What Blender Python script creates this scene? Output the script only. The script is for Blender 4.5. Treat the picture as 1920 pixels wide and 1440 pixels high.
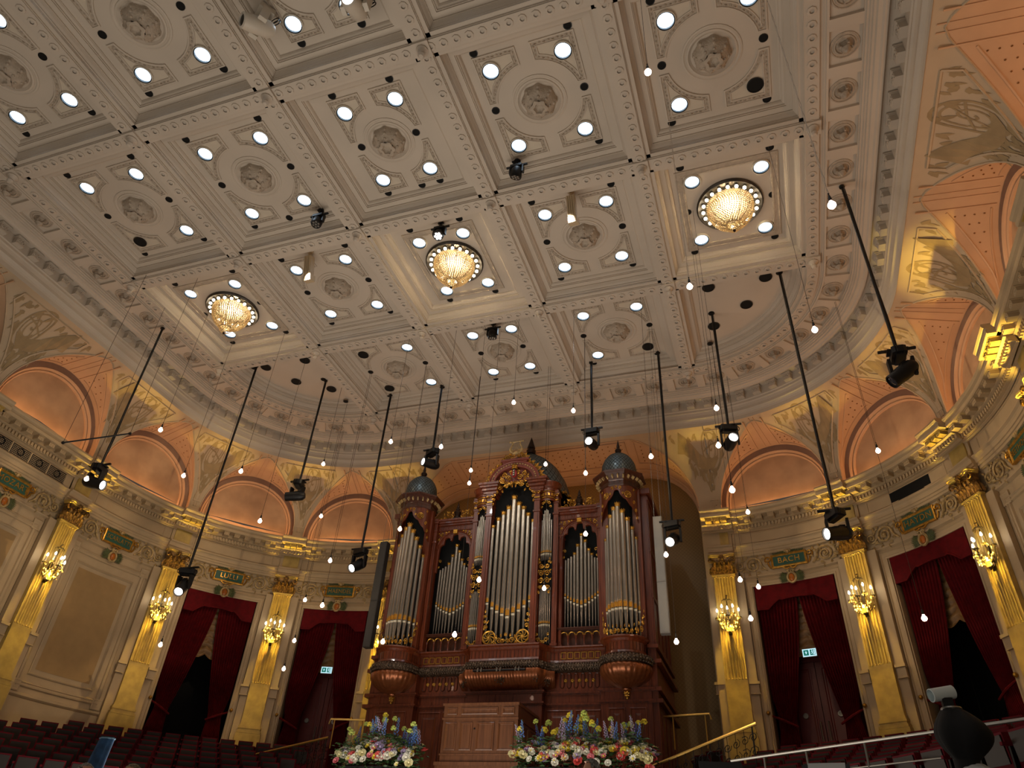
import bpy, bmesh, math, random
from mathutils import Vector, Matrix, noise as mnoise
from math import sin, cos, pi, radians as rad
scn = bpy.context.scene
for o in list(bpy.data.objects): bpy.data.objects.remove(o)
COL = scn.collection
S = 16.8                                   # height of the beam soffits above the hall floor

# ------------------------------------------------------------------ camera
cd = bpy.data.cameras.new('camera'); cam = bpy.data.objects.new('camera', cd); COL.objects.link(cam)
cd.sensor_width = 36; cd.lens = 25.268; cd.clip_end = 200
r_ = Vector((0.9463754, 0.3183343, 0.0551073)); d_ = Vector((-0.1462342, 0.5741903, -0.8055564)); f_ = Vector((-0.2880784, 0.7543002, 0.589951))
cam.matrix_world = Matrix(((r_.x, -d_.x, -f_.x, 7.326), (r_.y, -d_.y, -f_.y, -20.1301), (r_.z, -d_.z, -f_.z, S - 15.1116), (0, 0, 0, 1)))
scn.camera = cam
# ------------------------------------------------------------------ world, exposure
w = bpy.data.worlds.new('world'); scn.world = w; w.use_nodes = True
w.node_tree.nodes['Background'].inputs[0].default_value = (1.0, .86, .7, 1)
w.node_tree.nodes['Background'].inputs[1].default_value = .05
vs = scn.view_settings
vs.view_transform = 'Standard'; vs.look = 'None'; vs.exposure = 0.0; vs.gamma = 1.0; vs.use_curve_mapping = False
scn.cycles.max_bounces = 5; scn.cycles.diffuse_bounces = 3; scn.cycles.glossy_bounces = 2
scn.cycles.transmission_bounces = 3; scn.cycles.transparent_max_bounces = 4
scn.cycles.sample_clamp_indirect = 3.0; scn.cycles.caustics_reflective = False; scn.cycles.caustics_refractive = False

def look(o, d):
    o.rotation_euler = Vector(d).to_track_quat('-Z', 'Y').to_euler()
def area(name, loc, d, sx, sy, e, col):
    l = bpy.data.lights.new(name, 'AREA'); l.shape = 'RECTANGLE'; l.size = sx; l.size_y = sy; l.energy = e; l.color = col
    o = bpy.data.objects.new(name, l); COL.objects.link(o); o.location = loc; look(o, d); return o
def spot(name, loc, d, ang, blend, e, col, rad_=.03):
    l = bpy.data.lights.new(name, 'SPOT'); l.spot_size = rad(ang); l.spot_blend = blend; l.energy = e; l.color = col; l.shadow_soft_size = rad_
    o = bpy.data.objects.new(name, l); COL.objects.link(o); o.location = loc; look(o, d); return o
def point(name, loc, e, col, rad_=.05):
    l = bpy.data.lights.new(name, 'POINT'); l.energy = e; l.color = col; l.shadow_soft_size = rad_
    o = bpy.data.objects.new(name, l); COL.objects.link(o); o.location = loc; return o
# large unseen area lights added in place of bounce off stalls floor and stage
area('stalls_bounce_light', (-1, -23, .9), (0, .12, 1), 22, 10, 640, (1.0, .88, .74))
area('stage_bounce_light', (0, -7.0, 2.4), (0, -.05, 1), 12, 6, 760, (1.0, .88, .74))
LPINK = 21; LUP = 34; LDN = 72; LCH = 70; LFLOW = 320; LORG = 620; LGOBO = 2200
# ------------------------------------------------------------------ helpers
def lin(c):
    return tuple(((x / 255) / 12.92 if x / 255 <= .04045 else ((x / 255 + .055) / 1.055) ** 2.4) for x in c) + (1,)
class MB:
    """collects verts and faces (with material slots) for one mesh object"""
    def __init__(s): s.v = []; s.f = []; s.m = []; s.M = None
    def add(s, vs, fs, mi=0, M=None):
        b = len(s.v); M = M or s.M
        s.v += [tuple(M @ Vector(p)) for p in vs] if M else [tuple(p) for p in vs]
        s.f += [tuple(i + b for i in f) for f in fs]; s.m += [mi] * len(fs)
    def box(s, x0, x1, y0, y1, z0, z1, mi=0, M=None):
        s.add([(x0, y0, z0), (x1, y0, z0), (x1, y1, z0), (x0, y1, z0), (x0, y0, z1), (x1, y0, z1), (x1, y1, z1), (x0, y1, z1)],
              [(0, 3, 2, 1), (4, 5, 6, 7), (0, 1, 5, 4), (1, 2, 6, 5), (2, 3, 7, 6), (3, 0, 4, 7)], mi, M)
    def grid(s, rows, mi=0, M=None, closed=False, flip=False):
        n = len(rows[0]); vs = [p for r in rows for p in r]; fs = []
        for i in range(len(rows) - 1):
            for j in range(n if closed else n - 1):
                k = (j + 1) % n
                q = (i * n + j, i * n + k, (i + 1) * n + k, (i + 1) * n + j)
                fs.append(q[::-1] if flip else q)
        s.add(vs, fs, mi, M)
    def lathe(s, prof, n=12, mi=0, M=None, mod=None, c=(0, 0, 0), a0=0., a1=2 * pi):
        full = abs(a1 - a0 - 2 * pi) < 1e-6; rows = []
        for r, z in prof:
            row = []
            for j in range(n if full else n + 1):
                a = a0 + (a1 - a0) * j / n
                rr = r * (mod(a, z) if mod else 1)
                row.append((c[0] + rr * cos(a), c[1] + rr * sin(a), c[2] + z))
            rows.append(row)
        s.grid(rows, mi, M, closed=full)
    def disc(s, c, r, n=12, mi=0, M=None, up=True):
        vs = [(c[0] + r * cos(2 * pi * j / n), c[1] + r * sin(2 * pi * j / n), c[2]) for j in range(n)]
        s.add(vs, [tuple(range(n)) if up else tuple(range(n))[::-1]], mi, M)
    def tube(s, pts, r, n=5, mi=0, M=None, cap=True):
        pts = [Vector(p) for p in pts]; rows = []
        rr = r if isinstance(r, (list, tuple)) else [r] * len(pts)
        t = (pts[1] - pts[0]).normalized(); u = t.orthogonal().normalized()
        for i, p in enumerate(pts):
            t = (pts[min(i + 1, len(pts) - 1)] - pts[max(i - 1, 0)])
            if t.length < 1e-9: t = Vector((0, 0, 1))
            t.normalize(); u = (u - t * u.dot(t))
            if u.length < 1e-6: u = t.orthogonal()
            u.normalize(); w_ = t.cross(u)
            rows.append([p + u * (rr[i] * cos(2 * pi * j / n)) + w_ * (rr[i] * sin(2 * pi * j / n)) for j in range(n)])
        b = len(s.v); s.grid(rows, mi, M, closed=True)
        if cap:
            s.f.append(tuple(b + j for j in range(n))[::-1]); s.m.append(mi)
            e = b + (len(rows) - 1) * n
            s.f.append(tuple(e + j for j in range(n))); s.m.append(mi)
    def prism(s, poly, z0, z1, mi=0, M=None):
        n = len(poly)
        s.add([(x, y, z0) for x, y in poly] + [(x, y, z1) for x, y in poly],
              [tuple(range(n))[::-1], tuple(range(n, 2 * n))] + [(i, (i + 1) % n, n + (i + 1) % n, n + i) for i in range(n)], mi, M)
    def octa(s, c, r, h=None, mi=0, M=None):
        h = h or r; x, y, z = c
        s.add([(x + r, y, z), (x, y + r, z), (x - r, y, z), (x, y - r, z), (x, y, z + h), (x, y, z - h)],
              [(0, 1, 4), (1, 2, 4), (2, 3, 4), (3, 0, 4), (1, 0, 5), (2, 1, 5), (3, 2, 5), (0, 3, 5)], mi, M)
    def ball(s, c, r, n=8, m=5, mi=0, M=None, sz=1.0):
        s.lathe([(max(r * sin(pi * i / m), 1e-4), -r * sz * cos(pi * i / m)) for i in range(m + 1)], n, mi, M, c=c)
    def mesh(s, name, mats, smooth=False):
        me = bpy.data.meshes.new(name); me.from_pydata(s.v, [], s.f)
        for m_ in (mats if isinstance(mats, (list, tuple)) else [mats]): me.materials.append(m_)
        me.polygons.foreach_set('material_index', s.m)
        if smooth:
            me.polygons.foreach_set('use_smooth', [True] * len(me.polygons))
            me.set_sharp_from_angle(angle=rad(38 if smooth is True else smooth))
        me.update(); return me
    def build(s, name, mats, parent=None, smooth=False):
        return ob(name, s.mesh(name, mats, smooth), parent)
def ob(name, data, parent=None, M=None):
    o = bpy.data.objects.new(name, data); COL.objects.link(o)
    if parent: o.parent = parent
    if M is not None: o.matrix_world = M if not parent else M
    return o
def lob(name, data, parent, M=None):
    """a part with a local matrix"""
    o = bpy.data.objects.new(name, data); COL.objects.link(o); o.parent = parent
    if M is not None: o.matrix_local = M
    return o
def empty(name, M=None, parent=None):
    o = ob(name, None, parent); o.empty_display_size = .1
    if M is not None: o.matrix_local = M
    return o
def tag(o, label=None, cat=None, group=None, kind=None):
    if label: o['label'] = label
    if cat: o['category'] = cat
    if group: o['group'] = group
    if kind: o['kind'] = kind
    return o
def dup(o, M, label=None):
    """a thing copied with its parts and their sub-parts"""
    c = o.copy(); COL.objects.link(c); c.matrix_world = M
    if label: c['label'] = label
    for ch in o.children:
        d = ch.copy(); COL.objects.link(d); d.parent = c
        for g in ch.children:
            e = g.copy(); COL.objects.link(e); e.parent = d
    return c
T = Matrix.Translation
def RZ(a): return Matrix.Rotation(a, 4, 'Z')
def RX(a): return Matrix.Rotation(a, 4, 'X')
def RY(a): return Matrix.Rotation(a, 4, 'Y')
# plan of the hall: straight side, quarter round corner about (6.15,-3.85), straight end.  l = length along the wall from the
# end of the flat, R = distance from the corner centre
CXX, CYY, RW = 6.15, -3.85, 7.75
LQ = RW * pi / 2
def ang(l): return 90 - l / RW * 180 / pi
def WP(side, l, R):
    if l < 0: x, y = CXX + l, CYY + R
    elif l <= LQ: a = rad(ang(l)); x, y = CXX + R * cos(a), CYY + R * sin(a)
    else: x, y = CXX + R, CYY - (l - LQ)
    return side * x, y
def W(side, l, R, z):
    x, y = WP(side, l, R); return (x, y, S + z)
def FR(side, l, R, z):
    """frame on the wall: X lateral (rightwards seen from inside), Y into the wall, Z up"""
    a = pi / 2 if l < 0 else (rad(ang(l)) if l <= LQ else 0.)
    n = Vector((side * cos(a), sin(a), 0)); t = Vector((n.y, -n.x, 0)); p = W(side, l, R, z)
    return Matrix(((t.x, n.x, 0, p[0]), (t.y, n.y, 0, p[1]), (0, 0, 1, p[2]), (0, 0, 0, 1)))
def stations(l0, l1, step=.3):
    n = max(1, int(math.ceil((l1 - l0) / step))); return [l0 + (l1 - l0) * i / n for i in range(n + 1)]
def sweep(mb, side, prof, ls, mi=0, caps=False):
    rows = [[W(side, l, R, z) for R, z in prof] for l in ls]
    mb.grid(rows, mi, flip=side < 0)
    if caps:
        n = len(prof)
        for k in (0, len(ls) - 1):
            mb.add(rows[k], [tuple(range(n))], mi)
# ------------------------------------------------------------------ materials
def mat(name, c, rough=.6, metal=0., var=.08, vs_=3., bump=0., bs=20., c2=None, emit=None, es=0., spec=None, coat=0.):
    m = bpy.data.materials.new(name); m.use_nodes = True; nt = m.node_tree; b = nt.nodes['Principled BSDF']
    b.inputs['Roughness'].default_value = rough; b.inputs['Metallic'].default_value = metal
    if spec is not None: b.inputs['Specular IOR Level'].default_value = spec
    if coat: b.inputs['Coat Weight'].default_value = coat
    c = lin(c); b.inputs['Base Color'].default_value = c
    if var or bump:
        tc = nt.nodes.new('ShaderNodeTexCoord'); geo = nt.nodes.new('ShaderNodeNewGeometry')
        n1 = nt.nodes.new('ShaderNodeTexNoise'); n1.inputs['Scale'].default_value = vs_; n1.inputs['Detail'].default_value = 3
        nt.links.new(geo.outputs['Position'], n1.inputs['Vector'])
        cr = nt.nodes.new('ShaderNodeValToRGB')
        e = lin(c2) if c2 else tuple(x * (1 - 2 * var) for x in c[:3]) + (1,)
        cr.color_ramp.elements[0].color = e; cr.color_ramp.elements[0].position = .35
        cr.color_ramp.elements[1].color = c; cr.color_ramp.elements[1].position = .65
        nt.links.new(n1.outputs['Fac'], cr.inputs['Fac']); nt.links.new(cr.outputs['Color'], b.inputs['Base Color'])
        if bump:
            n2 = nt.nodes.new('ShaderNodeTexNoise'); n2.inputs['Scale'].default_value = bs; n2.inputs['Detail'].default_value = 2
            nt.links.new(geo.outputs['Position'], n2.inputs['Vector'])
            bp = nt.nodes.new('ShaderNodeBump'); bp.inputs['Strength'].default_value = bump; bp.inputs['Distance'].default_value = .03
            nt.links.new(n2.outputs['Fac'], bp.inputs['Height']); nt.links.new(bp.outputs['Normal'], b.inputs['Normal'])
    if emit:
        b.inputs['Emission Color'].default_value = lin(emit); b.inputs['Emission Strength'].default_value = es
    return m
def wood(name, c, c2, rough=.35):
    m = mat(name, c, rough, var=0, coat=.15); nt = m.node_tree; b = nt.nodes['Principled BSDF']
    geo = nt.nodes.new('ShaderNodeNewGeometry'); mp = nt.nodes.new('ShaderNodeMapping'); mp.inputs['Scale'].default_value = (9, 9, .7)
    n1 = nt.nodes.new('ShaderNodeTexNoise'); n1.inputs['Scale'].default_value = 2.2; n1.inputs['Detail'].default_value = 5
    cr = nt.nodes.new('ShaderNodeValToRGB'); cr.color_ramp.elements[0].color = lin(c2); cr.color_ramp.elements[0].position = .3
    cr.color_ramp.elements[1].color = lin(c); cr.color_ramp.elements[1].position = .7
    nt.links.new(geo.outputs['Position'], mp.inputs[0]); nt.links.new(mp.outputs[0], n1.inputs['Vector'])
    nt.links.new(n1.outputs['Fac'], cr.inputs['Fac']); nt.links.new(cr.outputs['Color'], b.inputs['Base Color'])
    return m
def diamond(name, c, c2, sc=7.):
    """wallpaper with a fine diamond lattice"""
    m = mat(name, c, .55, var=0); nt = m.node_tree; b = nt.nodes['Principled BSDF']
    geo = nt.nodes.new('ShaderNodeNewGeometry'); sp = nt.nodes.new('ShaderNodeSeparateXYZ'); nt.links.new(geo.outputs['Position'], sp.inputs[0])
    def mth(op, a, b_=None, k=None):
        n = nt.nodes.new('ShaderNodeMath'); n.operation = op; nt.links.new(a, n.inputs[0])
        if b_ is not None: nt.links.new(b_, n.inputs[1])
        if k is not None: n.inputs[1].default_value = k
        return n.outputs[0]
    xy = mth('ADD', sp.outputs[0], sp.outputs[1]); p = mth('ADD', xy, sp.outputs[2]); q_ = mth('SUBTRACT', xy, sp.outputs[2])
    a = mth('ABSOLUTE', mth('SINE', mth('MULTIPLY', p, k=sc * 1.6))); d = mth('ABSOLUTE', mth('SINE', mth('MULTIPLY', q_, k=sc * 1.6)))
    mn = mth('MINIMUM', a, d); st = mth('GREATER_THAN', mn, k=.3)
    mx = nt.nodes.new('ShaderNodeMix'); mx.data_type = 'RGBA'; nt.links.new(st, mx.inputs[0])
    mx.inputs[6].default_value = lin(c2); mx.inputs[7].default_value = lin(c); nt.links.new(mx.outputs[2], b.inputs['Base Color'])
    return m
def glow(name, c, s):
    m = bpy.data.materials.new(name); m.use_nodes = True; nt = m.node_tree; nt.nodes.remove(nt.nodes['Principled BSDF'])
    e = nt.nodes.new('ShaderNodeEmission'); e.inputs[0].default_value = lin(c); e.inputs[1].default_value = s
    nt.links.new(e.outputs[0], nt.nodes['Material Output'].inputs[0]); return m
def crystal(name, c):
    m = bpy.data.materials.new(name); m.use_nodes = True; nt = m.node_tree; b = nt.nodes['Principled BSDF']
    b.inputs['Base Color'].default_value = lin(c); b.inputs['Roughness'].default_value = .1
    t = nt.nodes.new('ShaderNodeBsdfTranslucent'); t.inputs[0].default_value = lin(c)
    mx = nt.nodes.new('ShaderNodeMixShader'); mx.inputs[0].default_value = .7
    nt.links.new(b.outputs[0], mx.inputs[1]); nt.links.new(t.outputs[0], mx.inputs[2]); nt.links.new(mx.outputs[0], nt.nodes['Material Output'].inputs[0]); return m
PL = mat('ceiling_plaster', (202, 190, 175), .7, var=.04, vs_=.8)
PLC = mat('carved_plaster', (186, 172, 155), .7, var=.08, vs_=9, bump=.5, bs=26)
PLL = mat('panel_plaster', (206, 194, 176), .7, var=.03)
COVE = mat('cove_plaster', (196, 176, 148), .7, var=.05, vs_=1.2)
VAULT = mat('vault_plaster', (204, 168, 134), .7, var=.05, vs_=1.5)
LUN = mat('lunette_plaster', (200, 166, 132), .75, var=.1, vs_=1.6)
RING = mat('arch_band_shade', (150, 122, 104), .75, var=.06)  # darker than the vault: the band's shade is put into its colour
MURAL = mat('mural_paint', (166, 144, 108), .8, var=.1)
STAR = mat('gilt_star', (150, 100, 50), .35, .6, var=0)
WALLM = mat('wall_plaster', (192, 168, 132), .6, var=.06, vs_=1.5)
TAN = mat('tan_panel', (176, 142, 92), .7, var=.05)
GOLDP = mat('yellow_marbling', (196, 166, 92), .5, var=.12, vs_=4)
GILT = mat('gilding', (214, 160, 66), .35, .75, var=.2, vs_=12)
CAPM = mat('capital_gilding', (150, 112, 56), .4, .5, var=.4, vs_=14)
CREAMG = mat('cream_gilt_relief', (206, 176, 120), .5, .15, var=.25, vs_=10)
GREEN = mat('sign_green', (42, 92, 76), .5, var=.06)
LEAFG = mat('painted_leaf', (96, 104, 62), .6, var=.2, vs_=14)
AMBER = mat('amber_boss', (186, 104, 26), .3, var=.15, vs_=10)
BLACK = mat('black_metal', (14, 14, 15), .45, .2, var=0)
VOID = mat('recess_shade', (1, 1, 1), .9, var=0)  # near-black puts the shade inside openings and casework into the colour
WHITEM = mat('white_fixture', (206, 198, 184), .4, var=0)
BEIGEM = mat('beige_fixture', (190, 170, 138), .5, var=0)
VELVET = mat('red_velvet', (98, 4, 12), .8, var=.15, vs_=6, spec=.2)
VELVETD = mat('red_seat_velvet', (104, 8, 26), .75, var=.1, vs_=8, spec=.25)
SEATW = mat('seat_back_board', (36, 22, 12), .5, var=.1)
REDDOOR = mat('red_door_paint', (88, 16, 14), .45, var=.08)
MAHOG = wood('organ_mahogany', (118, 54, 26), (74, 30, 13))
MAHOGD = wood('organ_dark_wood', (84, 42, 22), (52, 24, 12))
CARVED = mat('silvered_carving', (104, 84, 66), .35, .55, var=.35, vs_=16, bump=.8, bs=30)
URNM = mat('gadrooned_copper', (150, 88, 52), .28, .55, var=.15, vs_=8)
TIN = mat('pipe_tin', (170, 164, 152), .28, .85, var=.06, vs_=2)
MOUTH = mat('pipe_mouth_gold', (200, 140, 44), .4, .5, var=.12, vs_=14)
LIP = mat('pipe_lip', (226, 216, 190), .35, .3, var=0)
SCALE = mat('dome_scale', (116, 128, 130), .35, .5, var=.15, vs_=10)
DOME = mat('dome_lead', (30, 34, 36), .5, .2, var=0)
BRONZE = mat('dark_bronze', (52, 34, 22), .4, .5, var=.2, vs_=10)
BRASS = mat('brass_rail', (196, 158, 84), .3, .8, var=0)
STEEL = mat('steel_rail', (150, 148, 142), .35, .8, var=0)
FLOORM = wood('stage_boards', (96, 66, 42), (70, 46, 28))
CARPET = mat('dark_red_carpet', (44, 10, 12), .9, var=.15)
GREYP = mat('grey_speaker_panel', (150, 148, 142), .55, var=.04)
DARKP = mat('dark_speaker_panel', (62, 60, 56), .55, var=.05)
SKIRT = mat('bobeche_metal', (92, 78, 52), .35, .7, var=.2, vs_=20)
CRYS = crystal('crystal_glass', (255, 236, 196))
NICHE = diamond('niche_wallpaper', (152, 122, 72), (138, 110, 64), 15)
L_DOWN = glow('downlight_glow', (214, 236, 255), 9)
L_BULB = glow('bulb_glow', (255, 206, 176), 26)
L_CAND = glow('candle_glow', (255, 244, 220), 30)
L_LENS = glow('lens_glow', (255, 244, 232), 9)
L_EXIT = glow('exit_white', (190, 232, 244), 1.1)
L_EXITG = glow('exit_green', (30, 120, 104), .8)
# ================================================================== CEILING
XS = [-10, -6, -2, 2, 6, 10]; YS = [0, -4.26, -8.682, -13.077, -17.47, -21.87]
YB = -24.0
ceil = None
def build_ceiling():
    global ceil
    mb = MB()
    mb.box(-11.2, 11.2, YB, 1.3, S + .55, S + .75)
    ceil = mb.build('ceiling', PL); tag(ceil, kind='structure')
    # beams: stepped soffit
    prof = [(-.275, .07), (-.175, .07), (-.175, .035), (-.155, .035), (-.155, 0), (.155, 0), (.155, .035), (.175, .035), (.175, .07), (.275, .07)]
    bead = []
    for x in XS[1:-1]:
        b = MB(); b.grid([[(x + d, y, S + z) for d, z in prof] for y in (0.0, YB)], flip=True); b.build('beam', PL, ceil)
        bead += [(x, -.25 - .3 * k) for k in range(int(-YB / .3))]
    for y in YS[1:]:
        b = MB(); b.grid([[(x, y + d, S + z) for d, z in prof] for x in (-10, 10)]); b.build('beam', PL, ceil)
        bead += [(-9.8 + .3 * k, y) for k in range(66)]
    # edge beam following the rounded outline
    b = MB()
    path = [(1, l) for l in stations(LQ + 20, LQ, 4)] + [(1, l) for l in stations(0, LQ, .6)[::-1]] + [(-1, l) for l in stations(0, LQ, .6)] + [(-1, l) for l in stations(LQ, LQ + 20, 4)]
    b.grid([[W(sd, l, 3.85 + d, z) for d, z in prof] for sd, l in path], flip=False); b.build('beam', PL, ceil)
    for sd in (1, -1):
        bead += [(sd * 10, -4 - .3 * k) for k in range(60)] + [WP(sd, .35 + .6 * k, 3.85) for k in range(20)]
    bead += [(-6 + .3 * k, 0) for k in range(41)]
    g = MB()
    for x, y in bead:
        g.lathe([(.1, 0), (.1, -.022), (.05, -.03)], 8, c=(x, y, S)); 
    tag(g.build('guilloche_bead', PL, ceil), kind='stuff')
    # bosses where beams cross
    k = MB(); k.box(-.19, .19, -.19, .19, -.06, .02)
    k.lathe([(.13, -.06), (.14, -.09), (.1, -.12), (.07, -.2), (.085, -.24), (.05, -.3), (.001, -.31)], 10)
    km = k.mesh('beam_boss', PL, True)
    for i, x in enumerate(XS):
        for j, y in enumerate(YS[:5]):
            if j == 0 and i in (0, 5): continue
            lob('beam_boss', km, ceil, T((x, y, S)))
    # ---- coffer meshes (local frame: centre of the bay, z from the soffit)
    def ring(mb, hx, hy, steps, fieldz):
        rows = []
        for d, z in steps: rows.append([(-hx + d, -hy + d, z), (hx - d, -hy + d, z), (hx - d, hy - d, z), (-hx + d, hy - d, z)])
        mb.grid(rows, closed=True, flip=True)
        mb.add(rows[-1], [(0, 1, 2, 3)][::1] if False else [(3, 2, 1, 0)])
    STEP = [(-.06, .072), (0, .072), (0, .15), (.015, .16), (.015, .2), (.05, .24), (.09, .31), (.1, .31), (.1, .345), (.235, .345), (.235, .375), (.26, .375), (.26, .405), (.3, .43), (.325, .47), (.325, .49), (.345, .5)]
    cm = MB(); ring(cm, 1.73, 1.93, STEP, .5); coffer_mesh = cm.mesh('coffer', PL)
    # corner panel with a quarter cut, outline then inset frame
    def corner_mesh():
        poly = [(.17, 1.44), (1.2, 1.44), (1.2, .2)]
        r = 1.0; a0 = math.asin(.2 / r); a1 = math.acos(.17 / r)
        poly += [(r * cos(a0 + (a1 - a0) * i / 9), r * sin(a0 + (a1 - a0) * i / 9)) for i in range(10)]
        n = len(poly)
        def off(d):
            out = []
            for i in range(n):
                p, q, t = (Vector(poly[(i + k) % n]) for k in (-1, 0, 1))
                e1 = (q - p).normalized(); e2 = (t - q).normalized(); n1 = Vector((e1.y, -e1.x)); n2 = Vector((e2.y, -e2.x))
                m = (n1 + n2).normalized(); k = d / max(m.dot(n1), .35); out.append(q + m * k)
            return out
        mb = MB(); rows = []
        for d, z in ((0, .01), (0, -.035), (.03, -.04), (.036, -.018), (.12, -.018), (.126, -.036), (.146, -.034), (.155, -.008)):
            rows.append([(x, y, z) for x, y in off(d)])
        for i in range(len(rows) - 1): mb.grid(rows[i:i + 2], 1 if i == 3 else 0, closed=True)
        mb.add(rows[-1], [tuple(range(n))], 2)
        for i in range(34):   # carved leaves on the frame
            c = off(.078); L = [0]
            for k in range(n): L.append(L[-1] + (c[(k + 1) % n] - c[k]).length)
            t = L[-1] * (i + .5) / 34; k = max(j for j in range(n) if L[j] <= t); f = (t - L[k]) / (L[k + 1] - L[k]); p = c[k].lerp(c[(k + 1) % n], f)
            e = (c[(k + 1) % n] - c[k]).normalized(); g = Vector((-e.y, e.x)) * (.034 if i % 2 else -.034)
            mb.add([(p.x - e.x * .045, p.y - e.y * .045, -.018), (p.x + g.x, p.y + g.y, -.026), (p.x + e.x * .045, p.y + e.y * .045, -.018), (p.x, p.y, -.05)], [(0, 1, 3), (1, 2, 3), (2, 0, 3)], 1)
        return mb.mesh('corner_panel', [PL, PLC, PLL])
    pm = corner_mesh()
    # carved rosette: concentric rings and an open acanthus bowl
    rb = MB()
    rb.lathe([(.66, 0), (.66, -.02), (.62, -.03), (.6, -.012), (.57, -.012), (.56, -.035), (.52, -.045), (.5, -.015), (.46, .0), (.44, .03), (.4, .05)], 32)
    md = lambda a, z: 1 + .05 * math.sin(8 * a) * (1 if z > -.3 else .4) + .025 * math.sin(16 * a + 40 * z)
    rb.lathe([(.41, .04), (.41, -.04), (.385, -.1), (.36, -.16), (.31, -.22), (.25, -.27), (.2, -.3), (.19, -.33)], 48, mi=1, mod=md)
    rb.lathe([(.19, -.33), (.2, -.37), (.16, -.39), (.12, -.385), (.1, -.33), (.06, -.3), (.001, -.3)], 24, mi=1, mod=lambda a, z: 1 + .12 * sin(6 * a))
    for i in range(8):
        a = 2 * pi * (i + .25) / 8
        for rr, z, s_ in ((.385, -.09, .05), (.34, -.18, .045), (.25, -.27, .04)):
            rb.ball((rr * cos(a), rr * sin(a), z), s_, 6, 4, 1)
    rmesh = rb.mesh('rosette', [PL, PLC], 50)
    # ceiling ports
    pb = MB(); pb.lathe([(.085, -.012), (.085, 0), (.001, 0)], 14, mi=1); pb.lathe([(.1, 0), (.1, -.014), (.085, -.014)], 14, mi=1); pb.disc((0, 0, -.006), .086, 14, up=False)
    port = pb.mesh('cable_port', [VOID, BLACK])
    pb = MB(); pb.disc((0, 0, -.012), .17, 20, up=False); pb.lathe([(.19, 0), (.19, -.02), (.17, -.022), (.17, -.012)], 20, mi=1); bigport = pb.mesh('speaker_port', [VOID, BLACK])
    # downlight: ring and glowing lens
    db = MB(); db.lathe([(.225, .03), (.225, -.035), (.205, -.045)], 24); db.lathe([(.205, -.045), (.18, -.03), (.17, .014)], 24, mi=1); dring = db.mesh('light_ring', [WHITEM, mat('lamp_reflector', (40, 46, 50), .3, .5, var=0)], True)
    db = MB(); db.disc((0, 0, .012), .17, 20, up=False); dlens = db.mesh('light_lens', L_DOWN)
    # chandelier bay frame
    fb = MB()
    for a, b_, hx0, hy0 in (((0), 0, 1.28, 1.42),):
        rows = []
        for d, z in [(0, .0), (0, -.03), (.03, -.04), (.05, -.02), (.14, -.02), (.15, -.035), (.19, -.03), (.2, 0)]:
            rows.append([(-hx0 + d, -hy0 + d, z), (hx0 - d, -hy0 + d, z), (hx0 - d, hy0 - d, z), (-hx0 + d, hy0 - d, z)])
        fb.grid(rows, 0, closed=True, flip=True)
    frame_mesh = fb.mesh('carved_frame', PLC)
    rows_name = ['first', 'second', 'third', 'fourth', 'fifth']
    cols_name = ['far left', 'left of centre', 'centre', 'right of centre', 'far right']
    missing = {(2, 2, 1, 1), (-2, 2, -1, 1), (-1, 0, -1, -1), (-1, 0, -1, 1), (1, 0, 1, 1)}   # dark ports instead of lamps
    for j in range(5):
        yc = (YS[j] + YS[j + 1]) / 2
        for i in range(-2, 3):
            if j == 0 and abs(i) == 2: continue
            if j == 4 and i > 0: pass
            xc = 4 * i; M0 = T((xc, yc, S))
            co = lob('coffer', coffer_mesh, ceil, M0)
            kx = .83 if i == 0 else 1.0
            chand = (j == 1 and i % 2 == 0)
            if chand:
                lob('carved_frame', frame_mesh, co, T((0, 0, .5)) @ Matrix.Scale(.86 if i == 0 else 1, 4, (1, 0, 0)))
            else:
                for sx in (1, -1):
                    for sy in (1, -1):
                        lob('corner_panel', pm, co, T((0, 0, .5)) @ Matrix.Diagonal((sx * kx, sy, 1, 1)))
                lob('rosette', rmesh, co, T((0, 0, .5)))
            hx = .69 if i == 0 else .86
            for sx in (1, -1):
                for sy in (1, -1):
                    if (i, j, sx, sy) in missing:
                        lob('speaker_port', bigport, ceil, T((xc + sx * hx, yc + sy * 1.04, S + .475))); continue
                    t = empty('ceiling_light', T((xc + sx * hx, yc + sy * 1.04, S + .47)))
                    lob('ring', dring, t); lob('lens', dlens, t)
                    lf = 'left' if sx < 0 else 'right'; nf = 'organ-side' if sy > 0 else 'rear'
                    tag(t, f'lit round downlight, {nf} {lf} of the {rows_name[j]} coffer row from organ, {cols_name[i + 2]} coffer', 'ceiling light', 'recessed downlights in the coffers')
            hh = .77 if i == 0 else 1.1
            for sx in (1, -1):
                for yy in (-1.54, -.03, 1.49):
                    lob('cable_port', port, ceil, T((xc + sx * hh, yc + yy, S + .5)))
            if (i, j) in ((0, 2), (-1, 2)): lob('cable_port', port, ceil, T((xc + (.24 if i == 0 else .07), yc + 1.5, S + .5)))
    # quarter coffers at the two rounded corners
    for sd in (1, -1):
        mb = MB(); rows = []
        for d, z in STEP:
            x0, y0, r = 6.27 + d, -3.99 + d, 3.58 - d
            a0 = math.asin((y0 - CYY) / r); a1 = math.acos((x0 - CXX) / r)
            rows.append([(sd * x0, y0, S + z)] + [(sd * (CXX + r * cos(a0 + (a1 - a0) * k / 16)), CYY + r * sin(a0 + (a1 - a0) * k / 16), S + z) for k in range(17)])
        mb.grid(rows, closed=True, flip=sd > 0); mb.add(rows[-1], [tuple(range(18))])
        co = mb.build('quarter_coffer', PL, ceil)
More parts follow.
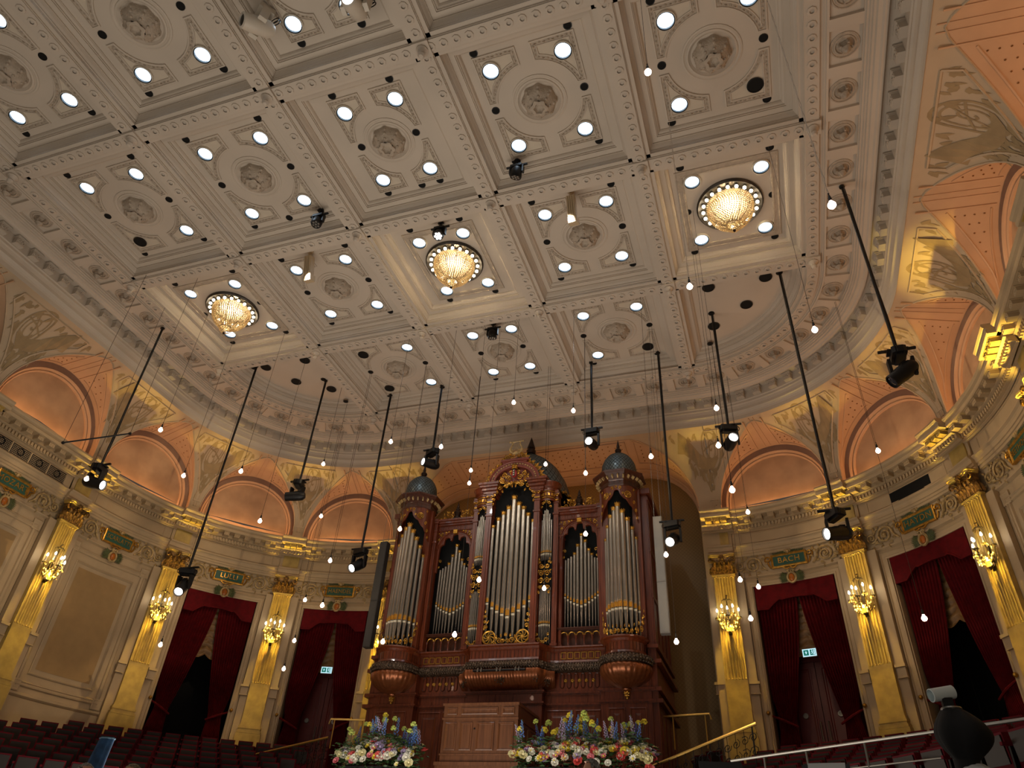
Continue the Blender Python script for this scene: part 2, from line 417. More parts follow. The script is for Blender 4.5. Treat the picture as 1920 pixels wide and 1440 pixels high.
        for x, y in ((7.11, -3.42), (8.77, -3.42), (8.15, -2.35), (7.08, -1.58)):
            ob('speaker_port', bigport, ceil, None).matrix_local = T((sd * x, y, S + .485))
        for x, y in ((6.85, -3.6), (9.15, -3.6), (7.07, -2.2), (6.87, -.82)):
            ob('cable_port', port, ceil, None).matrix_local = T((sd * x, y, S + .5 if x < 9 and y < -2 else S + .4))
    # ---- border: mouldings, pendant panels, bracket course
    def border(mbx, prof, mi=0):
        mbx.grid([[W(sd, l, R, z) for R, z in prof] for sd, l in path], mi)
    b = MB()
    border(b, [(4.1, .16), (4.1, .05), (4.15, .05), (4.15, .02), (4.2, .02), (4.2, .12)])
    border(b, [(4.2, .1), (4.88, .1)])
    border(b, [(4.86, .12), (4.86, .02), (4.9, .02), (4.9, -.02), (4.95, -.02), (4.96, -.06), (5.0, -.06), (5.01, -.1), (5.06, -.1), (5.08, -.14), (5.16, -.15), (5.2, -.19), (5.27, -.19), (5.27, -.1), (5.3, -.08), (5.6, -.08), (5.6, -.4), (5.63, -.43), (5.63, -.5), (5.67, -.53), (5.7, -.62), (5.7, -.72), (5.74, -.75), (5.78, -.8), (5.8, -.86), (5.8, -1.0)])
    b.build('border_moulding', PL, ceil)
    # panels: divider bars and ringed rosette with a pendant
    pr = MB(); pr.lathe([(.3, -.001), (.3, -.02), (.275, -.028), (.265, -.01), (.235, -.01), (.225, -.03), (.195, -.035), (.18, -.005), (.12, .0)], 22)
    pr.lathe([(.11, 0), (.1, -.05), (.07, -.09), (.065, -.13), (.085, -.15), (.1, -.17), (.085, -.2), (.05, -.23), (.04, -.26), (.001, -.28)], 12, mod=lambda a, z: 1 + .1 * sin(4 * a))
    for k in range(4): pr.box(.06, .14, -.02, .02, -.14, -.02, M=RZ(k * pi / 2 + .4))
    prm = pr.mesh('pendant_rosette', PLC, 50)
    dv = MB(); dv.box(-.13, .13, -.32, .34, -.08, .01); dv.box(-.15, .15, -.34, -.3, -.05, .01); dvm = dv.mesh('divider', PL)
    spots_ = []
    for sd in (1, -1):
        for k in range(17): spots_.append((sd, LQ + .05 + 1.1 * k))
        for a in (13.2, 26.6, 40.2, 53.7, 67.3, 80.9): spots_.append((sd, (90 - a) * RW * pi / 180))
    spots_ += [(1, -(6.15 - (.28 + 1.12 * k))) for k in range(-5, 6)]
    for sd, l in spots_:
        lob('pendant_rosette', prm, ceil, FR(sd, l, 4.52, .1))
    dvp = []
    for sd in (1, -1):
        for k in range(17): dvp.append((sd, LQ + .6 + 1.1 * k))
        for a in (6.5, 19.9, 33.4, 47, 60.5, 74.1, 87.5): dvp.append((sd, (90 - a) * RW * pi / 180))
    dvp += [(1, -(6.15 - (.84 + 1.12 * k))) for k in range(-6, 5)]
    for sd, l in dvp: lob('divider', dvm, ceil, FR(sd, l, 4.52, .1))
    mo = MB(); mo.box(-.13, .13, -.16, .02, -.15, .08); mo.box(-.16, .16, -.2, .02, .08, .12); mo.box(-.145, .145, -.18, .02, .05, .08)
    for x in (-.06, .06):
        mo.tube([(x + .05 * cos(a) * (1 - t * .5), -.165, -.02 + .07 * sin(a) * (1 - t * .5)) for t, a in ((i / 8, i * .9 + (0 if x < 0 else pi)) for i in range(9))], .016, 4)
    mo.box(-.1, .1, -.175, -.15, -.14, -.1)
    mom = mo.mesh('bracket', PL)
    for sd in (1, -1):
        for k in range(30): lob('bracket', mom, ceil, FR(sd, LQ + .25 + .552 * k, 5.6, -.22))
        for k in range(15): lob('bracket', mom, ceil, FR(sd, (k + .5) * LQ / 15 , 5.6, -.22))
    for k in range(22): lob('bracket', mom, ceil, FR(1, -(.29 + .5525 * k), 5.6, -.22))
build_ceiling()
# ================================================================== WALLS, CORNICE, COVE
PITCH = 4.29; HB = PITCH / 2
pil_l = [.03 + PITCH * k for k in range(6)]
bay_l = [.03 + PITCH * (k + .5) for k in range(5)]
NAMES = {(-1, 0): 'HAENDEL', (-1, 1): 'LULLI', (-1, 2): 'SCARLATTI', (-1, 3): 'MOZART', (1, 0): 'BACH', (1, 1): 'HAYDN', (1, 2): 'BEETHOVEN'}
OPEN = {(-1, 0), (-1, 1), (1, 0), (1, 1)}
def cz(f): return -.97 - 2.3 * (1 - cos(f))
def cR(f): return 5.8 + 1.65 * sin(f)
def vb(R): return 2.1 + (7.6 - R) * .11
AV = .9
def groin(al):
    lo, hi = 0., pi / 2
    for _ in range(40):
        m = (lo + hi) / 2
        if cz(m) > -3.27 + vb(cR(m)) * sin(al): lo = m
        else: hi = m
    return (lo + hi) / 2
AL = [pi / 2 * i / 14 for i in range(15)]
GR = [groin(a) for a in AL]
def ribbon(pts, w_):
    """2-D strip of width w_ (may vary) round a polyline"""
    n = len(pts); out = []
    for i in range(n):
        a, b = pts[max(i - 1, 0)], pts[min(i + 1, n - 1)]
        dx, dy = b[0] - a[0], b[1] - a[1]; L = math.hypot(dx, dy) or 1
        ww = (w_[i] if isinstance(w_, list) else w_) / 2
        out.append(((pts[i][0] - dy / L * ww, pts[i][1] + dx / L * ww), (pts[i][0] + dy / L * ww, pts[i][1] - dx / L * ww)))
    return out
def spiral(cx, cy, r0, r1, a0, turns, n=22):
    return [(cx + (r0 + (r1 - r0) * i / n) * cos(a0 + turns * 2 * pi * i / n), cy + (r0 + (r1 - r0) * i / n) * sin(a0 + turns * 2 * pi * i / n)) for i in range(n + 1)]
def leaf2(x, y, a, L, w_):
    ca, sa = cos(a), sin(a)
    return [(x + ca * u - sa * v, y + sa * u + ca * v) for u, v in ((0, 0), (L * .3, w_ / 2), (L * .65, w_ * .4), (L, 0), (L * .65, -w_ * .4), (L * .3, -w_ / 2))]
def mural(side, lp, parent, flipx):
    """painted horn, wheel and foliage of one pendentive, flat paint laid on the cove"""
    mb = MB(); sg = -1 if flipx else 1
    def pos(x, t, off=.008):
        f = rad(6 + 74 * t); R = cR(f) - off * sin(f) - off; z = cz(f) - off * cos(f)
        return W(side, lp + sg * x * (1.0 if True else 1), R, z)
    def strip(pts, w_):
        q = ribbon(pts, w_); mb.grid([[pos(*a), pos(*b)] for a, b in q])
    def poly(pts): mb.add([pos(*p) for p in pts], [tuple(range(len(pts)))])
    for r0, r1, w_ in ((.34, .34, .045), (.24, .26, .03)): strip(spiral(-.2, .36, r0, r1, 0, 1.0), w_)
    strip(spiral(-.2, .37, .2, .03, .5, 1.3), .03)
    strip([(-.5, .3), (-.2, .33), (.1, .42)], .025); strip([(-.35, .2), (-.15, .36), (-.05, .55)], .02)
    # horn: from a flared mouth round under the wheel to a curling tip
    hp = [(.95, .22), (.72, .30), (.5, .42), (.3, .54), (.05, .6), (-.2, .6), (-.4, .52)]
    strip(hp, [.42, .3, .24, .2, .17, .12, .05])
    rnd = random.Random(5)
    for x, t, a in ((1.2, .14, 2.5), (1.32, .1, .4), (.8, .12, 1.8), (.55, .14, 1.2), (.3, .1, .7), (-.05, .1, 2.2), (-.45, .12, .9), (-.7, .16, 2.8), (-.95, .12, .5), (-1.1, .16, 2.0), (-1.25, .09, 1.), (-.75, .3, 1.9), (-.65, .42, .8), (.65, .56, 2.4), (.45, .62, 1.1), (.1, .7, 2.2), (-.1, .72, .6), (.3, .74, 2.7), (.05, .82, 1.8), (-.25, .66, .9), (.2, .64, 1.5), (-.05, .9, 2.)):
        poly(leaf2(x, t, a, .2, .09)); poly(leaf2(x + .05, t + .02, a + 1.3, .16, .07))
    strip([(.5, .5), (.35, .66), (.2, .76), (.08, .88), (.0, .98)], .03)
    strip([(-.2, .62), (-.12, .74), (.0, .82), (.03, .92)], .025)
    strip([(.3, .58), (.5, .6), (.55, .7), (.4, .74)], .02)
    mb.build('painted_horn_mural', MURAL, parent)
def cove_bay(side, k, wall):
    """one lunette bay: cove halves, lunette vault, arch band, lunette panel"""
    l0 = bay_l[k]
    cv = MB()
    for sg in (1, -1):
        rows = []
        for a, f in zip(AL, GR):
            w0 = AV * HB * cos(a)
            rows.append([W(side, l0 + sg * (w0 + (HB - w0) * j / 5), cR(f), cz(f)) for j in range(6)])
        rows.append([W(side, l0 + sg * HB * j / 5, 5.8, -.97) for j in range(6)])
        cv.grid(rows, flip=(sg * side > 0))
        # foot of the pier down to the cornice
        cv.grid([[W(side, l0 + sg * (AV * HB + (HB - AV * HB) * j / 2), R, z) for j in range(3)] for R, z in ((7.45, -3.27), (7.45, -3.75))], flip=(sg * side < 0))
    cov = cv.build('cove_bay', COVE, wall, 30)
    va = MB(); full = [(a, f, 1) for a, f in zip(AL, GR)] + [(pi - a, f, 1) for a, f in list(zip(AL, GR))[-2::-1]]
    rows = []
    for a, f, _ in full:
        Rg = cR(f)
        rows.append([W(side, l0 + AV * HB * cos(a), Rg + (7.72 - Rg) * j / 5, -3.27 + vb(Rg + (7.72 - Rg) * j / 5) * sin(a)) for j in range(6)])
    va.grid(rows, flip=side < 0)
    for sg in (1, -1): va.grid([[W(side, l0 + sg * AV * HB, R, z) for R in (7.45, 7.72)] for z in (-3.27, -3.8)])
    vo = va.build('lunette_vault', VAULT, cov, True)
    # ridge band, panel ribs and stars
    rb = MB()
    def vp(x, r, off=.012):   # x: -1..1 across (angle), r: R
        a = pi / 2 - x * pi / 2
        return W(side, l0 + AV * HB * cos(a), r, -3.27 + (vb(r) - off) * sin(a))
    for x0 in (-.13, -.03, .03, .13):
        rb.tube([vp(x0, 7.65 - i * (1.75 / 8) * (1 - abs(x0) * .35)) for i in range(9)], .018 if abs(x0) < .1 else .028, 4)
    def gR(x):   # groin radius at x
        a = pi / 2 - abs(x) * pi / 2; i = min(int(a / (pi / 2) * 14), 13); t = a / (pi / 2) * 14 - i
        return cR(GR[i] * (1 - t) + GR[i + 1] * t)
    for sg in (1, -1):
        xs = [.16 + .74 * i / 12 for i in range(13)]
        rb.tube([vp(sg * x, min(gR(x) + .2 + .1 * (1 - x), 7.52)) for x in xs], .025, 4)
        rb.tube([vp(sg * x, 7.55) for x in xs], .025, 4)
    rb.build('vault_rib', VAULT, cov)
    st = MB()
    for sg in (1, -1):
        for i in range(9):
            for j in range(7):
                x = .2 + .075 * i; r = 7.42 - .2 * j - (.1 if i % 2 else 0)
                if r < gR(x) + .36: continue
                st.octa(vp(sg * x, r, .015), .026)
    tag(st.build('gilt_star', STAR, cov), kind='stuff')
    # rib along the groin
    gb = MB()
    for sg in (1, -1):
        gb.tube([W(side, l0 + sg * AV * HB * cos(a), cR(f) - .01, cz(f) - .01) for a, f in zip(AL, GR)], .022, 4)
        e = [(a, f) for a, f in zip(AL, GR) if a < 1.25]
        pts = [(l0 + sg * min(AV * HB * cos(a) + .16 + .12 * sin(a), HB - .05), f) for a, f in e]
        gb.tube([W(side, l, cR(f) - .012, cz(f) - .012) for l, f in pts], .03, 4)
        lt = pts[-1][0]; gb.tube([W(side, l0 + sg * (abs(lt - l0) + (HB - abs(lt - l0)) * i / 6), cR(rad(11)) - .01, cz(rad(11)) - .014) for i in range(7)], .03, 4)
        gb.tube([W(side, lt, cR(pts[-1][1]) - .012, cz(pts[-1][1]) - .012), W(side, lt, cR(rad(11)) - .01, cz(rad(11)) - .014)], .03, 4)
    gb.build('cove_rib', COVE, cov)
    # arch band and lunette
    an = [pi * i / 28 for i in range(29)]
    lu = MB()
    lu.add([W(side, l0, 7.86, -3.2)] + [W(side, l0 + 1.63 * cos(a), 7.86, -3.27 + 1.72 * sin(a)) for a in an] , [(0, i + 1, i + 2) if side > 0 else (0, i + 2, i + 1) for i in range(28)])
    lu.grid([[W(side, l0 + sx * 1.63, 7.86, z) for sx in (-1, 0, 1)] for z in (-3.27, -3.85)], flip=side > 0)
    lu.build('lunette_panel', LUN, cov)
    bd = MB()
    def arc(rx, rz, R): return [W(side, l0 + rx, R, -3.85)] + [W(side, l0 + rx * cos(a), R, -3.27 + rz * sin(a)) for a in an] + [W(side, l0 - rx, R, -3.85)]
    bd.grid([arc(1.63, 1.72, 7.86), arc(1.63, 1.72, 7.8), arc(1.67, 1.76, 7.77), arc(1.7, 1.79, 7.8), arc(1.73, 1.82, 7.73), arc(1.77, 1.86, 7.7), arc(1.78, 1.87, 7.72)], 0, flip=side < 0)
    bd.grid([arc(1.78, 1.87, 7.72), arc(AV * HB, 2.09, 7.72)], 1, flip=side < 0)
    bd.build('arch_band', [VAULT, RING], cov)
    return cov
CORN = [(7.45, -3.72), (6.98, -3.72), (6.96, -3.78), (6.99, -3.83), (7.05, -3.87), (7.06, -3.9), (7.02, -3.9), (7.02, -3.98), (7.04, -4.0), (7.33, -4.0), (7.34, -4.13), (7.3, -4.13), (7.3, -4.15), (7.38, -4.17), (7.42, -4.17), (7.42, -4.3), (7.5, -4.31), (7.5, -4.33), (7.56, -4.35)]
ARCH = [(7.62, -4.78), (7.5, -4.8), (7.5, -4.84), (7.55, -4.88), (7.57, -4.92), (7.57, -5.0), (7.6, -5.01), (7.6, -5.08), (7.63, -5.09), (7.63, -5.16), (7.7, -5.18)]
def shaft_mesh(zt, zb, half, y0, nf, gi=0):
    """fluted pilaster face, local frame: wall face at y=0, front towards -y"""
    mb = MB(); pr = [(-half, 0), (-half, y0)]
    fw = (2 * half - .08) / nf
    for i in range(nf):
        c = -half + .04 + fw * (i + .5)
        for j in range(7):
            a = pi * j / 6; pr.append((c - fw * .40 * cos(a), y0 + .05 * sin(a)))
    pr += [(half, y0), (half, 0)]
    mb.grid([[(x, y, z) for x, y in pr] for z in (zt, zb)], 0, flip=True)
    return mb
def capital_mesh():
    mb = MB()   # z 0 (astragal) .. .64 ; front -y, width ~.76
    mb.grid([[(-.33 - .02 * t, 0, z), (-.33 - .02 * t, -.16 - .1 * t * t, z), (.33 + .02 * t, -.16 - .1 * t * t, z), (.33 + .02 * t, 0, z)] for z, t in ((0, 0), (.2, .2), (.4, .55), (.53, 1))], 0, flip=True)
    def leaf(x, y, ang_, h, w_, out):
        rows = []
        for i in range(7):
            t = i / 6; zz = h * min(t * 1.25, 1) - (h * .18 * max(0, t - .75) * 4 if t > .75 else 0); yy = out * t ** 2.2
            ww = w_ * (.45 + .75 * math.sin(pi * min(t + .15, 1)) ) * (1 + .18 * (i % 2)) * (.45 if i == 6 else 1)
            rows.append([(-ww / 2, -yy + .03, zz), (-ww / 4, -yy - .015, zz), (0, -yy, zz + .01), (ww / 4, -yy - .015, zz), (ww / 2, -yy + .03, zz)])
        mb.grid(rows, 0, T((x, y, .01)) @ RZ(ang_))
    for x in (-.3, -.15, 0, .15, .3): leaf(x, -.17, 0, .26, .15, .12)
    for x in (-.23, -.08, .08, .23): leaf(x, -.18, 0, .4, .14, .16)
    for s_ in (-1, 1):
        leaf(s_ * .36, -.1, s_ * -.8, .27, .14, .1); leaf(s_ * .37, -.05, -s_ * 1.5, .3, .14, .1)
        mb.tube([(s_ * (.13 + .2 * i / 6), -.2 - .07 * i / 6, .28 + .22 * math.sin(i / 6 * 1.4)) for i in range(7)] + [(s_ * (.35 + r * cos(a)), -.29, .42 + r * sin(a)) for r, a in ((.09 - .0075 * i, pi / 2 - i * .75) for i in range(10))], .026, 5)
        mb.tube([(s_ * (.1 - .06 * i / 4), -.2 - .03 * i / 4, .3 + .16 * i / 4) for i in range(5)] + [(s_ * (.06 + r * cos(a)), -.25, .43 + r * sin(a)) for r, a in ((.05 - .005 * i, pi / 2 + i * .8) for i in range(8))], .018, 4)
    mb.ball((0, -.3, .52), .07, 8, 5)
    for i in range(6): mb.ball((.07 * cos(i * pi / 3), -.32, .52 + .07 * sin(i * pi / 3)), .035, 6, 4)
    ab = MB(); n = 8
    for z0, z1, e in ((.54, .585, 0), (.585, .63, .03)):
        top = [(-.4 - e, 0), (-.4 - e, -.3 - e), (-.34 - e, -.34 - e)] + [(-.3 + .6 * i / n, -.34 - e + .09 * math.sin(pi * i / n)) for i in range(n + 1)] + [(.34 + e, -.34 - e), (.4 + e, -.3 - e), (.4 + e, 0)]
        ab.prism(top, z0, z1)
    return mb.mesh('capital', CAPM, True), ab.mesh('abacus', GOLDP)
CAPME, ABME = capital_mesh()
_m = shaft_mesh(0, -3.26, .33, -.13, 7)
_m.box(-.37, .37, -.17, 0, 0.0, .035); _m.box(-.35, .35, -.15, 0, -.03, 0)
for i in range(7): _m.ball((-.29 + .58 * i / 6, -.135, -.05), .03, 6, 4)
SHAFT = _m.mesh('fluted_shaft', GOLDP, 40)
_m = MB(); _m.box(-.33, .33, -.13, 0, -1.42, 0)
for i in range(7): _m.ball((-.29 + .58 * i / 6, -.125, .02), .032, 6, 4)
LOWSH = _m.mesh('plain_shaft', GOLDP)
_m = MB()
for z, e in ((0, .02), (-.06, .05), (-.13, .035), (-.2, .07)): _m.box(-.33 - e, .33 + e, -.13 - e, 0, z - .075, z)
_m.box(-.42, .42, -.2, 0, -2.6, -.28)
PBASE = _m.mesh('pilaster_base', GOLDP)
_m = MB(); _m.box(-.6, .6, -.05, .1, -5.3, .02); IMP = MB()
for s_ in (-1, 1):
    IMP.box(s_ * .37, s_ * .66, -.12, 0, -.02, .06) if s_ > 0 else IMP.box(-.66, -.37, -.12, 0, -.02, .06)
    x0, x1 = (.39, .63) if s_ > 0 else (-.63, -.39)
    IMP.box(x0, x1, -.07, 0, -.28, -.02); IMP.box(x0 - .02, x1 + .02, -.09, 0, -.3, -.27)
BACKST = _m.mesh('backing_strip', WALLM); IMPM = IMP.mesh('impost', WALLM)
BLOCK = MB(); BLOCK.box(-.3, .3, -.1, 0, 0, .48); BLOCKM = BLOCK.mesh('frieze_block', GOLDP)
BRK = MB()
BRK.box(-.1, .1, -.24, .0, -.05, .06); BRK.box(-.12, .12, -.27, 0, .06, .09)
for x in (-.05, .05):
    BRK.tube([(x + .04 * cos(a) * (1 - t * .5), -.245, .0 + .04 * sin(a) * (1 - t * .5)) for t, a in ((i / 6, i * 1.1 + (0 if x < 0 else pi)) for i in range(7))], .013, 4)
BRKM = BRK.mesh('bracket', GOLDP); BRKW = BRKM.copy(); BRKW.materials[0] = WALLM
DENT = MB(); DENT.box(-.03, .03, -.06, 0, -.1, 0); DENTM = DENT.mesh('dentil', WALLM)
def framed(mb, sd, l0, hl, z0, z1, R, steps, mi=0):
    """rectangular moulded frame on the wall: steps of (inset, projection)"""
    rows = []
    nh = 6
    for d, p in steps:
        a, b = hl - d, None
        ring_ = [W(sd, l0 - a + 2 * a * i / nh, R - p, z0 + d) for i in range(nh + 1)] + [W(sd, l0 + a - 2 * a * i / nh, R - p, z1 - d) for i in range(nh + 1)]
        rows.append(ring_)
    mb.grid(rows, mi, closed=True, flip=sd < 0)
FST = [(0, 0), (0, .05), (.03, .06), (.05, .03), (.09, .03), (.1, .055), (.13, .05), (.15, 0)]
def scroll_half(mb, sd, l0, sg):
    """one run of acanthus scroll between plaque and capital"""
    def pos(x, z, off=.05): return W(sd, l0 + sg * x, 7.70 - off, z)
    zc = -5.5
    def tb(pts, r): mb.tube([pos(x, z, .03) for x, z in pts], r, 5)
    tb([(.72, -5.72), (.8, -5.66), (.88, -5.56)] + spiral(1.16, zc, .27, .05, pi * 1.05, -1.9, 26), [.02, .03] + [.036 - .016 * i / 27 for i in range(28)])
    tb(spiral(1.6, zc + .02, .17, .03, pi * 1.1, 1.6, 18), [.03 - .012 * i / 18 for i in range(19)])
    tb([(1.3, -5.74), (1.42, -5.68), (1.52, -5.7)], .022); tb([(1.35, -5.25), (1.45, -5.3), (1.5, -5.4)], .022)
    mb.ball(pos(1.16, zc, .05), .06, 7, 5); mb.ball(pos(1.6, zc + .02, .04), .04, 6, 4)
    rnd = random.Random(3)
    for x, z, a in ((.84, -5.68, .4), (.95, -5.74, -.2), (.9, -5.36, 2.4), (1.02, -5.24, 1.9), (1.16, -5.2, 1.4), (1.32, -5.24, .8), (1.42, -5.34, .3), (1.42, -5.6, -.6), (1.3, -5.76, -1.2), (1.1, -5.8, -1.8), (1.5, -5.3, 1.6), (1.74, -5.36, .9), (1.78, -5.6, -.5), (1.6, -5.74, -1.5), (1.08, -5.44, 2), (1.24, -5.56, -1), (.76, -5.3, 1.2), (.8, -5.5, 2.8)):
        q = leaf2(x, z, a, .15, .08)
        mb.add([pos(*p, off=.02) for p in q] + [pos(x + .07 * cos(a), z + .07 * sin(a), .07)], [(i, (i + 1) % 6, 6) for i in range(6)])
CURLS = {}
def letters(text, M, size, m, parent, name='lettering', ext=.008):
    cu = bpy.data.curves.new(name, 'FONT'); cu.body = text; cu.size = size; cu.extrude = ext; cu.align_x = 'CENTER'; cu.align_y = 'CENTER'; cu.space_character = 1.06
    cu.materials.append(m); cu.resolution_u = 3
    t_ = bpy.data.objects.new('tmp', cu); COL.objects.link(t_)
    me = bpy.data.meshes.new_from_object(t_.evaluated_get(bpy.context.evaluated_depsgraph_get()))
    bpy.data.objects.remove(t_)
    if not me.materials: me.materials.append(m)
    o = ob(name, me, parent); o.matrix_local = M @ RX(pi / 2); return o
def plaque(sd, k):
    nm = NAMES[(sd, k)]; l0 = bay_l[k]; M = FR(sd, l0, 7.70, -5.47)
    t = empty('name_plaque', M)
    tag(t, f'green name plaque in gilt frame reading {nm} in the frieze', 'sign', None)
    b = MB(); h, v = .5, .155
    rows = []
    for d, y in ((0, 0), (0, -.07), (.03, -.08), (.05, -.06), (.06, -.06), (.07, -.05)):
        rows.append([(-h - .07 + d, y, -v - .07 + d), (h + .07 - d, y, -v - .07 + d), (h + .07 - d, y, v + .07 - d), (-h - .07 + d, y, v + .07 - d)])
    b.grid(rows, closed=True)
    for s_ in (-1, 1):   # side scrolls
        b.tube([(s_ * (.6 + x), -.05, z) for x, z in [(0, -.2), (.06, -.08)] + spiral(.06, .1, .12, .03, -pi / 2, 1.2, 12)], .028, 5)
    for s_ in (-1, 1): b.tube([(s_ * (.02 + .05 * i), -.05, -.25 - .05 * math.sin(i * .9)) for i in range(6)], .022, 4)
    b.build('gilt_frame', GILT, t).matrix_parent_inverse = Matrix()
    f = MB(); f.box(-h, h, -.05, 0, -v, v); f.build('green_field', GREEN, t)
    for s_ in (-1, 1):
        lf = MB()
        for i in range(7):
            for w_ in (.5, -.5):
                q = leaf2(s_ * (.06 + .06 * i), .25 + .02 * math.sin(i), (pi if s_ < 0 else 0) + w_ * s_, .1, .045)
                lf.add([(x, -.06, z) for x, z in q] + [(q[0][0] * .5 + q[3][0] * .5, -.085, q[0][1] * .5 + q[3][1] * .5)], [(i_, (i_ + 1) % 6, 6) for i_ in range(6)])
        lf.build('laurel', LEAFG, t)
    kn = MB(); kn.ball((0, -.07, .27), .07, 8, 5); kn.ball((-.08, -.06, .3), .05, 6, 4); kn.ball((.08, -.06, .3), .05, 6, 4); kn.build('crest', CREAMG, t)
    sz = .26 if len(nm) < 7 else .225
    o = letters(nm, T((0, -.055, 0)), sz, GILT, t)
    if len(nm) >= 7: o.scale = (.78 if len(nm) > 7 else .9, 1, 1)
    # cartouche under the plaque
    c = empty('cartouche', FR(sd, l0, 7.66, -6.08)); nb = {0: 'beside organ', 1: 'second from organ', 2: 'third from organ', 3: 'fourth from organ'}[k]
    tag(c, f'amber oval cartouche with palm leaves under the {nm} plaque', 'ornament')
    b = MB(); b.lathe([(.001, .09), (.06, .085), (.1, .06), (.12, .0)], 14, M=RX(pi / 2)); cme = b.build('amber_boss', AMBER, c, True); cme.scale = (.85, 1, 1.15)
    b = MB(); b.tube([(.13 * cos(a), -.03, .16 * sin(a)) for a in (2 * pi * i / 16 for i in range(17))], .04, 6)
    for s_ in (-1, 1): b.tube([(s_ * (.05 + x), -.04, .2 + z) for x, z in spiral(0, 0, .07, .02, 0, 1.2, 10)], .025, 5)
    b.build('shell_frame', CREAMG, c, True)
    for s_ in (-1, 1):
        b = MB()
        for i in range(9):
            a = -.25 + i * .13; L = .34 - .015 * abs(i - 4)
            q = leaf2(.1, -.06 + .012 * i, a, L, .07)
            b.add([(s_ * x, -.02, z) for x, z in q] + [(s_ * (q[0][0] * .5 + q[3][0] * .5), -.06, q[0][1] * .5 + q[3][1] * .5)], [(i_, (i_ + 1) % 6, 6) for i_ in range(6)])
        b.build('palm_leaf', LEAFG, c)
def build_wall(side):
    nm = 'wall_right' if side > 0 else 'wall_left'
    L1 = 29.0; wb = MB()
    # plain upper zones run the whole length
    ls = stations(-.1, LQ, .35) + stations(LQ, L1, 2)[1:]
    sweep(wb, side, [(7.6, -4.3), (7.6, -4.8)], ls)
    sweep(wb, side, [(7.72, -5.15), (7.72, -5.82), (7.66, -5.84), (7.66, -5.88), (7.75, -5.92), (7.75, -6.0)], ls)
    for k in range(5):
        l0 = bay_l[k]; op = (side, k) in OPEN
        if op:
            for sg in (1, -1):
                sweep(wb, side, [(7.75, -6.0), (7.75, -12.6)], sorted([l0 + sg * HB, l0 + sg * 1.27]))
            sweep(wb, side, [(7.75, -6.0), (7.75, -6.18)], stations(l0 - 1.27, l0 + 1.27))
            # reveals of the opening
            for sg in (1, -1): wb.grid([[W(side, l0 + sg * 1.27, R, z) for R in (7.75, 8.5)] for z in (-6.18, -12.6)], flip=(sg * side > 0))
            # moulded architrave
            rows = []
            for d, p in [(0, .0), (0, .06), (-.05, .07), (-.07, .04), (-.15, .04), (-.17, .07), (-.2, .06), (-.22, 0)]:
                a = 1.3 - d; zt = -6.2 - d
                rows.append([W(side, l0 - a, 7.75 - p, -12.6)] + [W(side, l0 - a + 2 * a * i / 6, 7.75 - p, zt) for i in range(7)] + [W(side, l0 + a, 7.75 - p, -12.6)])
            wb.grid(rows, flip=side > 0)
            for sg in (1, -1): framed(wb, side, l0 + sg * 1.6, .1, -10.6, -9.3, 7.75, [(0, 0), (.0, .03), (.03, .03), (.05, 0)])
        else:
            sweep(wb, side, [(7.75, -6.0), (7.75, -12.6)], stations(l0 - HB, l0 + HB))
            framed(wb, side, l0, 1.42, -10.55, -6.2, 7.75, FST)
            framed(wb, side, l0, 1.1, -10.2, -6.6, 7.75, [(0, 0), (0, .03), (.03, .045), (.06, .01), (.06, .0)])
            for sx in (1, -1):
                for zz in (-6.2, -10.55):
                    framed(wb, side, l0 + sx * 1.36, .16, zz - .16, zz + .16, 7.75, [(0, 0), (0, .05), (.03, .06), (.06, .05), (.15, .05)])
            sweep(wb, side, [(7.75, -10.72), (7.68, -10.74), (7.68, -10.8), (7.72, -10.84), (7.75, -10.86)], stations(l0 - HB, l0 + HB))
    sweep(wb, side, [(7.75, -6.0), (7.75, -12.6)], stations(pil_l[5], L1, 2))
    # sides below the terraces
    sweep(wb, side, [(7.78, -12.6), (7.78, -16.8)], ls)
    wall = wb.build(nm, WALLM); tag(wall, kind='structure')
    for k in range(5):
        l0 = bay_l[k]
        if (side, k) not in OPEN:
            tp = MB(); sweep(tp, side, [(7.742, -6.78), (7.742, -10.02)], stations(l0 - .92, l0 + .92)); tp.build('tan_panel', TAN, wall)
        else:
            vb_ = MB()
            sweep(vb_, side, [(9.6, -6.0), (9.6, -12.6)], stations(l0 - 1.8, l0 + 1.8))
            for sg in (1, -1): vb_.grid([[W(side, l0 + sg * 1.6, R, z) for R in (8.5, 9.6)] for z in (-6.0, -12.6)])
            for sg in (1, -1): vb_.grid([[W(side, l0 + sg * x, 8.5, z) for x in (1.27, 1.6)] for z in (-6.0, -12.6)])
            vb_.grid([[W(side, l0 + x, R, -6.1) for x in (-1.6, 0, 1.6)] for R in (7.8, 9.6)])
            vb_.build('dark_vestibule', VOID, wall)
        sc = MB()
        for sg in (1, -1): scroll_half(sc, side, l0, sg)
        sc.build('scroll_relief', CREAMG, wall, 50)
        # recessed frame between cornice and architrave
        fr_ = MB(); framed(fr_, side, l0, 1.45, -4.74, -4.36, 7.6, [(0, 0), (0, .015), (.03, .02), (.04, 0)]); fr_.build('frieze_frame', WALLM, wall)
        cove_bay(side, k, wall)
